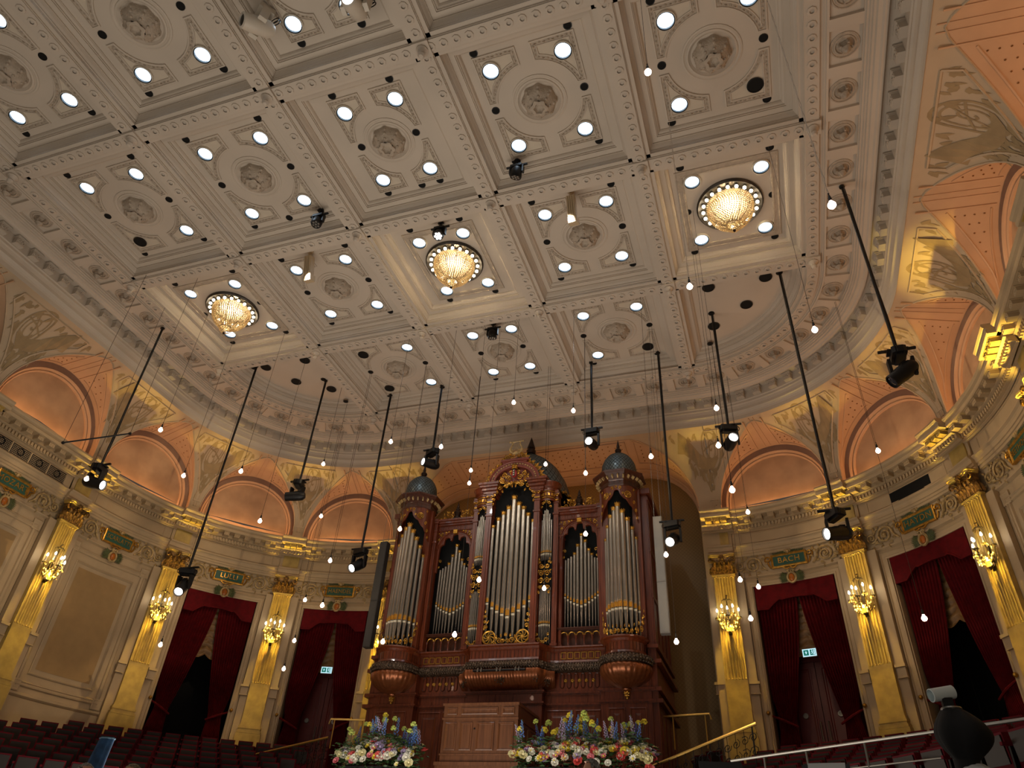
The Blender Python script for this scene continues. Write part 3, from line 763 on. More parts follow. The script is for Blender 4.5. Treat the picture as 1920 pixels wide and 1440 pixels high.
    for k, lp in enumerate(pil_l):
        p = empty('pilaster', FR(side, lp, 7.55, -S), wall)
        lob('backing_strip', BACKST, p, T((0, .06, S - 5.88)))
        lob('fluted_shaft', SHAFT, p, T((0, 0, S - 5.85))); lob('plain_shaft', LOWSH, p, T((0, 0, S - 9.11))); lob('pilaster_base', PBASE, p, T((0, 0, S - 10.45)))
        lob('capital', CAPME, p, T((0, -.01, S - 5.81))); lob('abacus', ABME, p, T((0, -.01, S - 5.81)))
        lob('impost', IMPM, p, T((0, .02, S - 9.22))); lob('frieze_block', BLOCKM, p, T((0, .03, S - 4.79)))
        mural(side, lp, wall, k % 2 == 0) if k > 0 else None
        pn = MB(); pn.grid([[W(side, lp + x, cR(rad(f)) - .015, cz(rad(f)) - .01) for x in (-.11, .11)] for f in (76, 90)]); pn.box(-.13, .13, -.03, .02, S - 3.1, S - 3.04, M=FR(side, lp, 7.43, 0) @ T((0, 0, -S)) if False else FR(side, lp, 7.43, -S)); 
        pn.build('pier_tablet', COVE, wall)
    # cornice (trim) with brackets and dentils, breaking forward over each pilaster
    cb = MB(); segs = []
    sweep(cb, side, CORN, ls); sweep(cb, side, ARCH, ls)
    for lp in pil_l:
        sl = stations(lp - .52, lp + .52, .26)
        sweep(cb, side, [(R - .2, z) for R, z in CORN], sl, caps=True)
        sl = stations(lp - .42, lp + .42, .28)
        sweep(cb, side, [(7.6, -4.3)] + [(R - .12, z) for R, z in ARCH], sl, caps=True)
        cb.grid([[W(side, lp + x, R, z) for x, R in ((-.42, 7.6), (-.42, 7.54), (.42, 7.54), (.42, 7.6))] for z in (-4.3, -4.8)], flip=side > 0)
    cor = cb.build('trim_1' if side > 0 else 'trim_2', WALLM); tag(cor, kind='structure')
    dl = []
    l = .05
    while l < 18.5:
        br = any(abs(l - lp) < .52 for lp in pil_l)
        dl.append((l, .2 if br else 0)); l += .118
    for i, (l, o_) in enumerate(dl):
        lob('dentil', DENTM, cor, FR(side, l, 7.42 - o_, -4.18)) if i < 0 else None
    dm = MB()
    for l, o_ in dl: dm.box(-.032, .032, -.06, .01, -.11, 0, M=FR(side, l, 7.42 - o_, -4.18))
    tag(dm.build('dentil', WALLM, cor), kind='stuff')
    for k in range(5):
        for x in (-.26, 0, .26): lob('bracket', BRKM, cor, FR(side, pil_l[k] + x, 7.14, -4.08))
        for x in [-1.5 + .43 * i for i in range(8)]: lob('bracket', BRKW, cor, FR(side, bay_l[k] + x, 7.34, -4.08))
    return wall
WR = build_wall(1); WL = build_wall(-1)
for key in NAMES: plaque(*key)
# ---- end wall with the organ niche
def build_back():
    mb = MB(); YN = 4.75
    mb.add([(-6.1, YN, S - 16.8), (6.1, YN, S - 16.8), (6.1, YN, S - .9), (-6.1, YN, S - .9)], [(0, 1, 2, 3)], 1)
    for sx in (1, -1):
        mb.add([(sx * 5.62, 3.6, S - 16.8), (sx * 5.62, YN, S - 16.8), (sx * 5.62, YN, S - 3.2), (sx * 5.62, 3.6, S - 3.2)], [(0, 1, 2, 3)], 1)
        mb.add([(sx * 5.62, 3.62, S - 16.8), (sx * 6.2, 3.62, S - 16.8), (sx * 6.2, 3.62, S - 3.2), (sx * 5.62, 3.62, S - 3.2)], [(0, 1, 2, 3)], 0)
    wb = mb.build('wall_back', [WALLM, NICHE]); tag(wb, kind='structure')
    # flattened vault over the niche
    path = []
    for i in range(11): a = pi / 2 * i / 10; path.append((5.62 - 2.1 * (1 - cos(pi / 2 - a)) if False else 3.5 + 2.12 * cos(a), sin(a)))
    path += [(3.5 - 7.0 * i / 12, 1.0) for i in range(1, 12)]
    path += [(-x, h) for x, h in path[10::-1]]
    def gf(h):
        lo, hi = 0., pi / 2
        for _ in range(40):
            m = (lo + hi) / 2
            if cz(m) > -3.27 + vb(cR(m)) * h: lo = m
            else: hi = m
        return lo
    rows = []; cvr = []; top = []
    for x, h in path:
        f = gf(h); R0 = cR(f); y0 = R0 + CYY
        rows.append([(x, y0 + (YN + .02 - y0) * j / 6, S - 3.27 + vb(R0 + (8.6 - R0) * j / 6) * h) for j in range(7)])
    v = MB(); v.grid(rows); v.build('niche_vault', VAULT, wb, True)
    # cove strip between groin and ceiling edge, and the piers
    cv = MB()
    for sx in (1, -1):
        rr = []
        for x, h in path[:11]:
            f = gf(h); rr.append([(sx * (x + (6.15 - x) * j / 4), cR(f) + CYY, S + cz(f)) for j in range(5)])
        cv.grid(rr, flip=sx < 0)
        cv.grid([[(sx * (5.62 + .53 * j / 2), 3.6, S + z) for j in range(3)] for z in (-3.27, -3.8)], flip=sx > 0)
    f1 = gf(1.0)
    cv.grid([[(6.15 - 12.3 * i / 8, CYY + cR(f), S + cz(f)) for i in range(9)] for f in (0, f1)], flip=False)
    cv.build('cove_end', COVE, wb, 30)
    r = MB()
    for d in (0,):
        r.tube([rows[i][0] for i in range(len(rows))], .03, 5)
        r.tube([tuple(Vector(rows[i][5]) + Vector((0, .1, -.02))) for i in range(len(rows))], .07, 6)
        r.tube([tuple(Vector(rows[i][5]) + Vector((0, -.25, -.0))) for i in range(len(rows))], .035, 5)
    zt = lambda y: S - 3.27 + vb(y - CYY) - .015
    for x0, x1 in ((-3.3, 3.3),):
        pts = [(x0, 2.35), (x1, 2.35), (x1, 3.7), (x0, 3.7), (x0, 2.35)]
        r.tube([(x, y, zt(y)) for x, y in pts], .035, 4)
    for sx in (1, -1):
        def cpt(t, y):   # on the quarter of the vault
            a = pi / 2 * (1 - t); h = sin(a); x = 3.5 + 2.12 * cos(a); return (sx * x, y, S - 3.27 + (vb(y - CYY) - .02) * h)
        r.tube([cpt(.02, 2.3 + .0)] + [cpt(.05 + .07 * i, 2.35 + .12 * i) for i in range(10)], .03, 4)
        r.tube([cpt(.02 + .085 * i, 3.7) for i in range(10)], .03, 4); r.tube([cpt(.03, 2.3), cpt(.03, 3.7)], .03, 4)
    r.build('vault_moulding', VAULT, wb)
    s = MB()
    for i in range(27):
        for j in range(5):
            x = -3.1 + .24 * i; y = 2.5 + .25 * j + (.12 if i % 2 else 0); s.octa((x, y, zt(y)), .028)
    for sx in (1, -1):
        for i in range(6):
            for j in range(5):
                t = .1 + .09 * i; y = 3.55 - .22 * j + (.1 if i % 2 else 0)
                if y < 2.5 + 1.5 * t: continue
                a = pi / 2 * (1 - t); s.octa((sx * (3.5 + 2.12 * cos(a)), y, S - 3.27 + (vb(y - CYY) - .02) * sin(a)), .028)
    tag(s.build('gilt_star', STAR, wb), kind='stuff')
    mural(1, 0.0, wb, True); mural(-1, 0.0, wb, False)
build_back()
# ---- cornice lights: cove strips behind the cornice and the yellow up and down lights of the pilasters
PINK = (1.0, .50, .22)
for sd in (1, -1):
    for k in range(5):
        if sd < 0 and k == 4: continue
        x, y, z = W(sd, bay_l[k], 7.62, -3.62); M = FR(sd, bay_l[k], 7.5, 0)
        n = Vector((M[0][1], M[1][1], 0)); t = Vector((M[0][0], M[1][0], 0))
        l = area('cove_light', (x, y, z), (0, 0, 1), 3.0, .05, LPINK, PINK)
        zz = (n * .30 + Vector((0, 0, -1))).normalized(); xx = t; yy = zz.cross(xx)
        l.matrix_world = Matrix(((xx.x, yy.x, zz.x, x), (xx.y, yy.y, zz.y, y), (xx.z, yy.z, zz.z, z), (0, 0, 0, 1)))
area('niche_cove_light', (0, 3.4, S - 3.3), (0, -.25, 1), 8.5, .06, LPINK * 1.5, PINK)
GOLDL = (1.0, .68, .10)
for sd in (1, -1):
    for k in range(5):
        if k == 4: continue
        lp = pil_l[k]
        for z0, zs in ((-7.72, 1), (-7.12, -1)):
            M = FR(sd, lp, 7.2, 0); x, y, z = W(sd, lp, 7.2, z0)
            n = Vector((M[0][1], M[1][1], 0)); tt = Vector((M[0][0], M[1][0], 0))
            l = area('pilaster_light', (x, y, z), (0, 0, 1), .62, .12, LUP if zs > 0 else LDN, GOLDL); l.data.spread = rad(30 if zs > 0 else 40)
            zz = -(Vector((0, 0, zs)) + n * (.05 if zs < 0 else .0)).normalized(); yy = zz.cross(tt)
            l.matrix_world = Matrix(((tt.x, yy.x, zz.x, x), (tt.y, yy.y, zz.y, y), (tt.z, yy.z, zz.z, z), (0, 0, 0, 1)))
# ================================================================== CURTAINS, DOORS, SCONCES
def curtain(side, k):
    nm = NAMES[(side, k)]; l0 = bay_l[k]
    t = empty('curtain', FR(side, l0, 7.8, -12.4)); Mi = FR(side, l0, 7.8, -12.4).inverted()
    where = {0: 'beside the organ', 1: 'over the dark box'}[k]
    tag(t, f'dark red velvet curtain with scalloped pelmet under the {nm} plaque, {where}', 'curtain')
    def Q(s, R, z): return tuple(Mi @ Vector(W(side, l0 + s, R, z)))
    pm = MB(); n = 28
    def bot(x):
        a = abs(x)
        return -6.98 if a > .85 else (-6.98 + .3 * (1 - (a - .5) / .35) ** .7 if a > .5 else -6.68 + .05 * math.cos(a * 3) - .05)
    xs = [-1.24 + 2.48 * i / n for i in range(n + 1)]
    pm.grid([[Q(x, 7.72, -6.18) for x in xs], [Q(x, 7.72, bot(x) + .06) for x in xs], [Q(x, 7.70, bot(x) + .05) for x in xs], [Q(x, 7.70, bot(x)) for x in xs], [Q(x, 7.76, bot(x)) for x in xs]])
    pm.grid([[Q(sx * 1.24, R, z) for R in (7.72, 8.0)] for sx in (1,) for z in (-6.18, -6.98)]); pm.grid([[Q(-1.24, R, z) for R in (7.72, 8.0)] for z in (-6.18, -6.98)])
    pm.build('pelmet', VELVET, t)
    for sg in (1, -1):
        d = MB(); rows = []; NU = 72
        zt, ztie, zb = -6.6, -10.25, -12.5
        for i in range(27):
            z = zt + (zb - zt) * i / 26; tt = min((zt - z) / (zt - ztie), 1)
            si = .03 + .62 * tt ** 1.35; so = 1.23
            if z < ztie: si = .66 - .06 * math.sin((ztie - z) / (ztie - zb) * pi)
            pin = max(0, 1 - abs(z - ztie) / .8); so2 = so - .14 * pin
            row = []
            for j in range(NU + 1):
                u = j / NU; s = so2 + (si - so2) * u
                row.append(Q(sg * s, 7.93 + (.05 - .02 * pin) * math.sin(u * 2 * pi * 12 + .4 * math.sin(i * .35)) - .1 * pin * math.sin(u * pi), z))
            rows.append(row)
        d.grid(rows, flip=sg < 0); d.build('drape', VELVET, t, 80)
        tb = MB(); tb.tube([Q(sg * s, 7.8 - .06 * math.sin(i / 6 * pi), -10.05 - .35 * i / 6) for i, s in enumerate([1.34 - .75 * i / 6 for i in range(7)])], [.03, .03, .035, .04, .04, .035, .03], 6); tb.build('tieback', VELVET, t, True)
        kb = MB(); kb.ball(Q(sg * 1.36, 7.66, -10.02), .06, 8, 5); kb.ball(Q(sg * 1.36, 7.7, -10.02), .04, 6, 4); kb.build('tieback_knob', GILT, t, True)
    f = MB(); rows = []
    for i in range(30):
        z = -6.5 - 1.75 * i / 29; row = []
        for j in range(25):
            u = j / 24; x = -1.1 + 2.2 * u; sc = abs(math.sin(u * pi * 4))
            row.append(Q(x, 8.16 - .07 * abs(math.sin(i * .9 + .5 * sc)) - .03 * sc, z - .22 * (1 - sc) * (i / 29) ** .5 * 0 - .16 * sc * (i / 29)))
        rows.append(row)
    f.grid(rows); f.build('festoon_blind', mat('festoon_silk_' + nm.lower(), (132, 96, 52), .5, var=.2, vs_=5), t, 60)
for key in OPEN: curtain(*key)
def double_door(side, num):
    l0 = bay_l[0]; M = FR(side, l0, 8.42, -12.5)
    d = empty(f'door_{num}', M); tag(d, kind='structure')
    b = MB(); b.box(-1.3, 1.3, .02, .1, 4.05, 4.9); b.box(-1.3, 1.3, -.06, .1, 4.0, 4.12); b.box(-1.32, -.98, -.02, .1, 0, 4.1); b.box(.98, 1.32, -.02, .1, 0, 4.1); b.build('door_frame', REDDOOR, d)
    for s_ in (-1, 1):
        b = MB(); x0, x1 = sorted((s_ * .01, s_ * .98)); b.box(x0, x1, 0, .06, 0, 4.02)
        xm = (x0 + x1) / 2
        for z0, z1 in ((.25, 1.35), (1.55, 3.85)):
            rows = []
            for dd, y in ((0, 0), (.0, -.02), (.04, -.025), (.06, -.005), (.1, -.005), (.13, -.02)):
                rows.append([(x0 + .14 + dd, y, z0 + dd), (x1 - .14 - dd, y, z0 + dd), (x1 - .14 - dd, y, z1 - dd), (x0 + .14 + dd, y, z1 - dd)])
            b.grid(rows, closed=True); b.add(rows[-1], [(0, 1, 2, 3)])
        lf = b.build('door_leaf', REDDOOR, d)
        b = MB(); b.lathe([(.05, .03), (.075, .03), (.085, .015), (.085, 0)], 16, M=T((xm, -.03, 2.5)) @ RX(pi / 2)); b.build('porthole_ring', STEEL, lf, True)
        b = MB(); b.disc((0, 0, .015), .055, 14, M=T((xm, -.03, 2.5)) @ RX(pi / 2)); b.build('porthole_glass', mat(f'porthole_glass_{num}{s_}', (150, 150, 140), .15, var=0), lf)
        b = MB(); b.tube([(s_ * .11, -.01, 1.75), (s_ * .11, -.07, 1.78), (s_ * .11, -.07, 2.3), (s_ * .11, -.01, 2.33)], .014, 6); b.build('pull_handle', STEEL, lf, True)
    # exit sign over the door
    nm = NAMES[(side, 0)]
    t = empty('exit_sign', FR(side, l0 + (0.02), 8.02, -8.32)); tag(t, f'lit green and white emergency exit sign behind the {nm} curtain', 'exit sign')
    b = MB(); b.box(-.21, .21, .0, .05, -.12, .12); b.build('housing', WHITEM, t)
    b = MB(); b.box(-.2, .2, -.008, 0, -.11, .11); b.build('lit_face', L_EXIT, t)
    b = MB(); b.box(-.17, -.02, -.014, -.008, -.08, .08); b.box(.02, .17, -.014, -.008, -.08, .08); b.build('green_field', L_EXITG, t)
    b = MB(); b.prism([(-.015, 0), (.015, 0), (.015, .05), (.04, .05), (0, .085), (-.04, .05), (-.015, .05)], 0, .004, M=T((-.095, -.015, -.04)) @ RX(pi / 2)); b.build('arrow', L_EXIT, t)
    b = MB()   # running figure by a door
    b.ball((.085, -.017, .055), .016, 6, 4); b.tube([(.085, -.017, .04), (.09, -.017, -.005)], .012, 4); b.tube([(.09, -.017, -.005), (.07, -.017, -.035), (.05, -.017, -.04)], .009, 4); b.tube([(.09, -.017, -.005), (.11, -.017, -.03), (.11, -.017, -.065)], .009, 4); b.tube([(.085, -.017, .035), (.06, -.017, .01)], .008, 4); b.tube([(.085, -.017, .035), (.115, -.017, .02)], .008, 4)
    b.box(.128, .16, -.018, -.014, -.07, .07); b.build('running_figure', L_EXIT, t)
double_door(-1, 1); double_door(1, 2)
def sconce_parts():
    arm = MB(); can = MB(); fl = MB(); cr = MB(); bp = MB()
    bp.lathe([(.001, .02), (.06, .02), (.09, .0)], 12, M=T((0, 0, -.3)) @ RX(pi / 2)); bp.box(-.05, .05, -.04, 0, -.62, .1); bp.tube([(0, -.03, .05), (0, -.08, .35), (0, -.06, .58), (.03, -.1, .62), (.0, -.16, .6)], .018, 5)
    for i in range(8):
        a = i * pi / 7; bp.tube([(0, -.07, .45), (.1 * cos(a), -.08 - .1 * sin(a), .5), (.16 * cos(a), -.08 - .15 * sin(a), .44)], .01, 4)
    for i, a in enumerate((-1.35, -.7, 0, .7, 1.35)):
        r = .34 if i % 2 == 0 else .26; ex, ey = r * sin(a), -.06 - r * cos(a) * .8; h = -.02 if i % 2 == 0 else .08
        arm.tube([(0, -.05, -.34)] + [(ex * t, -.05 + (ey + .05) * t, -.34 + (h + .12) * t * t + .02 - .2 * sin(pi * t)) for t in (.25, .5, .75)] + [(ex, ey, h - .12)], .017, 5)
        arm.lathe([(.001, 0), (.05, .01), (.075, .045), (.06, .04)], 10, c=(ex, ey, h - .12))
        can.lathe([(.017, 0), (.017, .2), (.001, .2)], 7, c=(ex, ey, h - .09))
        fl.lathe([(.001, 0), (.026, .02), (.03, .045), (.018, .085), (.001, .115)], 7, c=(ex, ey, h + .11))
        for j in range(7):
            b = 2 * pi * j / 7; cr.octa((ex + .07 * cos(b), ey + .07 * sin(b), h - .13), .018, .035)
    rnd = random.Random(2)
    for j in range(60):
        a = rnd.uniform(-1.5, 1.5); r = rnd.uniform(.08, .32); cr.octa((r * sin(a), -.06 - r * cos(a) * .8, rnd.uniform(-.42, -.2) - .1 * (1 - r / .32)), .022, .035)
    for j in range(9): cr.octa((.11 * math.cos(j * .7), -.1 - .05 * math.sin(j * .7), -.5 + .01 * (j % 3)), .028, .05)
    arm.lathe([(.001, -.62), (.05, -.56), (.09, -.48), (.12, -.42), (.08, -.36), (.03, -.3)], 10, c=(0, -.12, 0))
    return [('back_plate', bp.mesh('back_plate', SKIRT, True)), ('arm', arm.mesh('candle_arm', SKIRT, True)), ('candle', can.mesh('candle', LIP, True)), ('flame_bulb', fl.mesh('flame_bulb', L_CAND, True)), ('crystal_drop', cr.mesh('crystal_drop', CRYS))]
SP = sconce_parts()
wherep = {0: 'on the pilaster beside the organ', 1: 'on the second pilaster from the organ', 2: 'on the third pilaster from the organ', 3: 'on the fourth pilaster from the organ'}
s0 = None
for sd in (1, -1):
    for k in range(4):
        if (sd, k) == (1, 3): continue
        M = FR(sd, pil_l[k], 7.4, -7.18)
        t = empty('wall_sconce', M)
        for n_, me in SP:
            p = lob(n_, me, t)
            if n_ == 'crystal_drop': p['kind'] = 'stuff'
        tag(t, f'five candle crystal sconce {wherep[k]}, {"right" if sd > 0 else "left"} wall', 'wall lamp', 'crystal sconces on the pilasters')
# grilles in the frieze over MOZART and SCARLATTI side, black slot over HAYDN
g = empty('vent_grille', FR(-1, bay_l[3] - .05, 7.585, -4.56)); tag(g, 'long dark ventilation grille with round openings in the frieze above the MOZART plaque', 'vent')
b = MB(); b.box(-1.4, 1.4, -.01, .02, -.17, .17); b.build('grille_mesh', mat('grille_dark', (40, 36, 30), .6, var=.3, vs_=40), g)
for i in range(5):
    b = MB(); b.box(-1.42 + .7 * i, -1.38 + .7 * i, -.03, 0, -.18, .18); b.build('grille_bar', WALLM, g)
b = MB()
for i in range(4):
    for x in range(12):
        for z in range(6): b.box(-1.34 + .7 * i + .053 * x, -1.31 + .7 * i + .053 * x, -.02, -.008, -.15 + .052 * z, -.13 + .052 * z)
tag(b.build('grille_lattice', WALLM, g), kind='stuff')
for i in range(4):
    b = MB(); b.lathe([(.11, -.0), (.12, .03), (.1, .03), (.09, -.0), (.001, -.005)], 16, M=T((-1.05 + .7 * i, -.01, 0)) @ RX(pi / 2)); b.build('round_opening', VOID, g)
g = empty('vent_grille', FR(1, bay_l[1] + .1, 7.585, -4.57)); tag(g, 'black open ventilation slot in the frieze above the HAYDN plaque', 'vent')
b = MB(); b.box(-1.0, 1.0, -.02, .02, -.17, .17); b.build('dark_slot', VOID, g)
b = MB(); b.box(-1.06, 1.06, -.035, 0, .17, .2); b.box(-1.06, 1.06, -.035, 0, -.2, -.17); b.box(-1.06, -1.0, -.035, 0, -.2, .2); b.box(1.0, 1.06, -.035, 0, -.2, .2); b.build('slot_frame', WALLM, g)
# ================================================================== FLOORS, TERRACES, SEATS
fl = MB(); fl.box(-15, 15, YB, 5, -.2, 0); tag(fl.build('floor', FLOORM), kind='structure')
st = MB(); st.box(-9, 9, -14.5, .4, 0, 1.5); st.box(-9.05, 9.05, -14.55, .4, 1.44, 1.5); tag(st.build('floor', FLOORM), kind='structure')
AC = (0, -14.0)
def rowspec(k): return 11.3 + .86 * k, S - 12.8 + .24 * k - .95      # radius, floor level of seat row k
tr = MB()
for k in range(8):
    r, z = rowspec(k)
    for sd in (1, -1):
        n = 18; a0, a1 = 13, 68
        for i in range(n):
            aa = [rad(a0 + (a1 - a0) * (i + j) / n) for j in (0, 1)]
            pts = []
            r1 = r + .45 if k < 7 else r + 3.2
            for R in (r - .41, r1):
                for a in aa: pts.append((sd * R * sin(a) + AC[0], R * cos(a) + AC[1]))
            ok = lambda p: True
            (x0, y0), (x1, y1), (x2, y2), (x3, y3) = pts
            tr.add([(x0, y0, z), (x1, y1, z), (x3, y3, z), (x2, y2, z), (x0, y0, z - .9), (x1, y1, z - .9)], [(0, 1, 2, 3), (0, 4, 5, 1)])
tag(tr.build('floor', CARPET), kind='structure')
def seat_parts():
    bk = MB(); bb = MB(); su = MB(); se = MB(); ar = MB(); lg = MB()
    # local: faces -y, origin on the floor, width .52
    def rb(mb, x, y0, y1, z0, z1, rr=.06):
        pts = [(-x, z0), (x, z0)] + [(x - rr + rr * cos(a), z1 - rr + rr * sin(a)) for a in (0, pi / 4, pi / 2)] + [(-x + rr - rr * sin(a), z1 - rr + rr * cos(a)) for a in (0, pi / 4, pi / 2)]
        mb.prism(pts, 0, y1 - y0, M=T((0, y1, 0)) @ RX(pi / 2))
    L = RX(rad(-9))
    bk.M = T((0, .06, .42)) @ L; rb(bk, .228, -.06, .03, .0, .56)
    bb.M = bk.M; rb(bb, .215, .03, .055, -.05, .52)
    su.M = T((0, -.05, .44)) @ RX(rad(6)); su.box(-.19, .19, -.035, -.015, -.0, .33)
    se.M = su.M; se.box(-.215, .215, -.015, .09, -.02, .36)
    for s_ in (-1, 1):
        pass
    # one shared arm and standard per seat, on its left
    ar.box(-.268, -.225, -.22, .1, .62, .66); lg.box(-.262, -.232, -.12, .08, 0, .62)
    return [('backrest', bk.mesh('backrest', VELVETD)), ('back_board', bb.mesh('back_board', SEATW)), ('seat_cushion', se.mesh('seat_cushion', VELVETD)), ('seat_board', su.mesh('seat_board', SEATW)), ('armrest', ar.mesh('armrest', VELVETD)), ('standard', lg.mesh('standard', BLACK))]
SEATP = seat_parts(); ordn = ['front', 'second', 'third', 'fourth', 'fifth', 'sixth', 'seventh', 'back']
ords = lambda n: f'{n}{"th" if 10 <= n % 100 <= 20 else {1: "st", 2: "nd", 3: "rd"}.get(n % 10, "th")}'
def inroom(x, y, m=.75):
    ax, ay = abs(x) - CXX, y - CYY
    R = ax if ay < 0 else (ay if ax < 0 else math.hypot(ax, ay)); return R < RW - m
nseat = 0
for sd in (1, -1):
    for k in range(8):
        r, z = rowspec(k); da = .55 / r; cnt = 0
        for blk, (a0, a1) in (('main', (23.5, 66)), ('organ', (15.5, 20.5))):
            if blk == 'organ' and k < 4: continue
            n = int(rad(a1 - a0) / da); cnt = 0
            for i in range(n):
                a = rad(a0) + da * (i + .5 + .5 * (k % 2) * (blk == 'main'))
                x, y = AC[0] + sd * r * sin(a), AC[1] + r * cos(a)
                if not inroom(x, y) or (abs(x) < 5.0 and y > -1): continue
                # only what the view can show
                d = Vector((x, y, z + .9)) - Vector((7.326, -20.13, S - 15.11)); u = d.dot(r_) / d.dot(f_) * 1347.6 + 960; v = d.dot(d_) / d.dot(f_) * 1347.6 + 720
                if not (-60 < u < 1980 and v < 1470): continue
                cnt += 1; t = empty('theatre_seat', T((x, y, z)) @ RZ(-sd * a))
                for n_, me in SEATP: lob(n_, me, t)
                sdn = 'right' if sd > 0 else 'left'
                lab = f'red folding seat, {ords(cnt)} from the aisle in the {ordn[k]} row, {sdn} choir block' if blk == 'main' else f'red folding seat beside the organ, {ords(cnt)} in the {ordn[k]} row, {sdn} of organ'
                tag(t, lab, 'seat', 'red folding choir seats'); nseat += 1
print('SEATS', nseat)
# ================================================================== PIPE ORGAN
OL = (0, .6, S - 13.1)
organ = empty('pipe_organ', T(OL)); tag(organ, 'huge carved mahogany pipe organ with domed towers and silver pipes', 'pipe organ')
OI = T((-OL[0], -OL[1], -OL[2]))
def OB(mb, name, mats, smooth=False, parent=None, kind=None):
    o = bpy.data.objects.new(name, mb.mesh(name, mats, smooth)); COL.objects.link(o); o.parent = parent or organ
    if not parent: o.matrix_parent_inverse = OI
    if kind: o['kind'] = kind
    return o
def OBM(me, name, x, y, z, parent=None, sc=None):
    o = bpy.data.objects.new(name, me); COL.objects.link(o); o.parent = parent or organ
    if not parent: o.matrix_parent_inverse = OI
    o.location = (x, y, z)
    if sc: o.scale = sc
    return o
TX, TY = 3.5, .07
def front_path():
    p = []
    for a in range(180, 361, 10): p.append((-TX + .56 * cos(rad(a)), TY + .56 * sin(rad(a))))
    p += [(-2.88, .35), (-2.2, .35), (-1.55, .35)]
    for a in range(0, 91, 15): p.append((-1.5 + .45 * sin(rad(a)), -.1 + .45 * cos(rad(a)) if a else .35))
    q = [(-x, y) for x, y in p[::-1]]
    return p + [(-.5, -.1), (0, -.1), (.5, -.1)] + q
PATH = front_path()
def offs(path):
    out = []
    for i in range(len(path)):
        a, b = path[max(i - 1, 0)], path[min(i + 1, len(path) - 1)]
        dx, dy = b[0] - a[0], b[1] - a[1]; L = math.hypot(dx, dy); out.append((dy / L, -dx / L))
    return out
NRM = offs(PATH)
def psweep(mb, prof, mi=0, rng=None):
    idx = range(len(PATH)) if rng is None else rng
    mb.grid([[(PATH[i][0] + NRM[i][0] * o, PATH[i][1] + NRM[i][1] * o, S + z) for o, z in prof] for i in idx], mi)
def along(step):
    """points evenly spaced along the front path: (x, y, nx, ny)"""
    out = []; acc = 0
    for i in range(len(PATH) - 1):
        (x0, y0), (x1, y1) = PATH[i], PATH[i + 1]; L = math.hypot(x1 - x0, y1 - y0); t = -acc
        while t + step <= L:
            t += step; f = t / L; out.append((x0 + (x1 - x0) * f, y0 + (y1 - y0) * f, NRM[i][0] * (1 - f) + NRM[i + 1][0] * f, NRM[i][1] * (1 - f) + NRM[i + 1][1] * f))
        acc = L - t
    return out
# ---- body of the case
b = MB()
b.box(-4.15, 4.15, .75, 3.3, S - 13.1, S - 4.4)
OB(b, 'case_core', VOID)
for s_ in (-1, 1):
    b = MB()
    x0, x1 = sorted((s_ * 4.12, s_ * 4.3))
    b.box(x0, x1, .2, 3.3, S - 9.0, S - 4.35)
    for y in (.3, 1.0, 1.7, 2.4, 3.1): b.box(*sorted((s_ * 4.29, s_ * 4.33)), y - .06, y + .06, S - 8.9, S - 4.5)
    for z in (-8.9, -7.6, -6.2, -4.5): b.box(*sorted((s_ * 4.29, s_ * 4.34)), .2, 3.3, S + z - .06, S + z + .06)
    b.box(*sorted((s_ * 4.05, s_ * 4.42)), .1, 3.3, S - 4.38, S - 4.2)
    x0, x1 = sorted((s_ * 4.1, s_ * 4.32)); b.box(x0, x1, .15, 3.3, S - 13.1, S - 9.0)
    for z, e in ((-9.05, .06), (-9.45, .12), (-10.16, .08), (-10.46, .1)): b.box(*sorted((s_ * 4.1, s_ * (4.34 + e))), .05, 3.3, S + z - .06, S + z + .04)
    for y in (.4, 1.1, 1.8, 2.5): b.box(*sorted((s_ * 4.3, s_ * 4.35)), y, y + .5, S - 12.6, S - 10.7)
    OB(b, 'case_side', MAHOG)
# ---- base: plinth with panels and doors
b = MB()
b.box(-4.1, 4.1, .36, .8, S - 13.1, S - 8.95)
for s_ in (-1, 1): b.box(*sorted((s_ * 2.78, s_ * 4.15)), .1, .5, S - 13.1, S - 9.6)
b.box(-1.12, 1.12, .1, .5, S - 13.1, S - 9.6)
def ledge(z, h, e):
    b.box(-4.2, 4.2, .36 - e, .5, S + z - h, S + z)
    for s_ in (-1, 1): b.box(*sorted((s_ * (2.78 - e), s_ * (4.18 + e))), .1 - e, .5, S + z - h, S + z)
    b.box(-1.12 - e, 1.12 + e, .1 - e, .5, S + z - h, S + z)
ledge(-10.13, .05, .07); ledge(-10.18, .03, .04); ledge(-10.43, .05, .06); ledge(-10.48, .03, .03)
for i in range(16):   # upright boards of the frieze band
    x = -3.9 + .52 * i; b.box(x - .008, x + .008, .345 if not (abs(x) > 2.78 or abs(x) < 1.12) else .085, .37, S - 10.42, S - 10.2)
OB(b, 'base_case', MAHOG)
def rpanel(x0, x1, z0, z1, y, name):
    p = MB(); rows = []
    for d, dy in ((0, 0), (0, -.02), (.03, -.028), (.05, -.005), (.14, -.005), (.15, -.018), (.18, -.012), (.2, -.006)):
        d = min(d, (x1 - x0) / 2 - .02); rows.append([(x0 + d, y + dy, S + z0 + d), (x1 - d, y + dy, S + z0 + d), (x1 - d, y + dy, S + z1 - d), (x0 + d, y + dy, S + z1 - d)])
    p.grid(rows, closed=True); p.add(rows[-1], [(0, 1, 2, 3)]); return OB(p, name, MAHOG)
for s_ in (-1, 1):
    for x0, x1 in ((1.17, 1.94), (2.0, 2.72)): rpanel(*sorted((s_ * x0, s_ * x1)), -12.6, -10.6, .36, 'door_panel')
    for x0, x1 in ((2.98, 3.43), (3.55, 4.0)): rpanel(*sorted((s_ * x0, s_ * x1)), -12.6, -10.62, .1, 'base_panel')
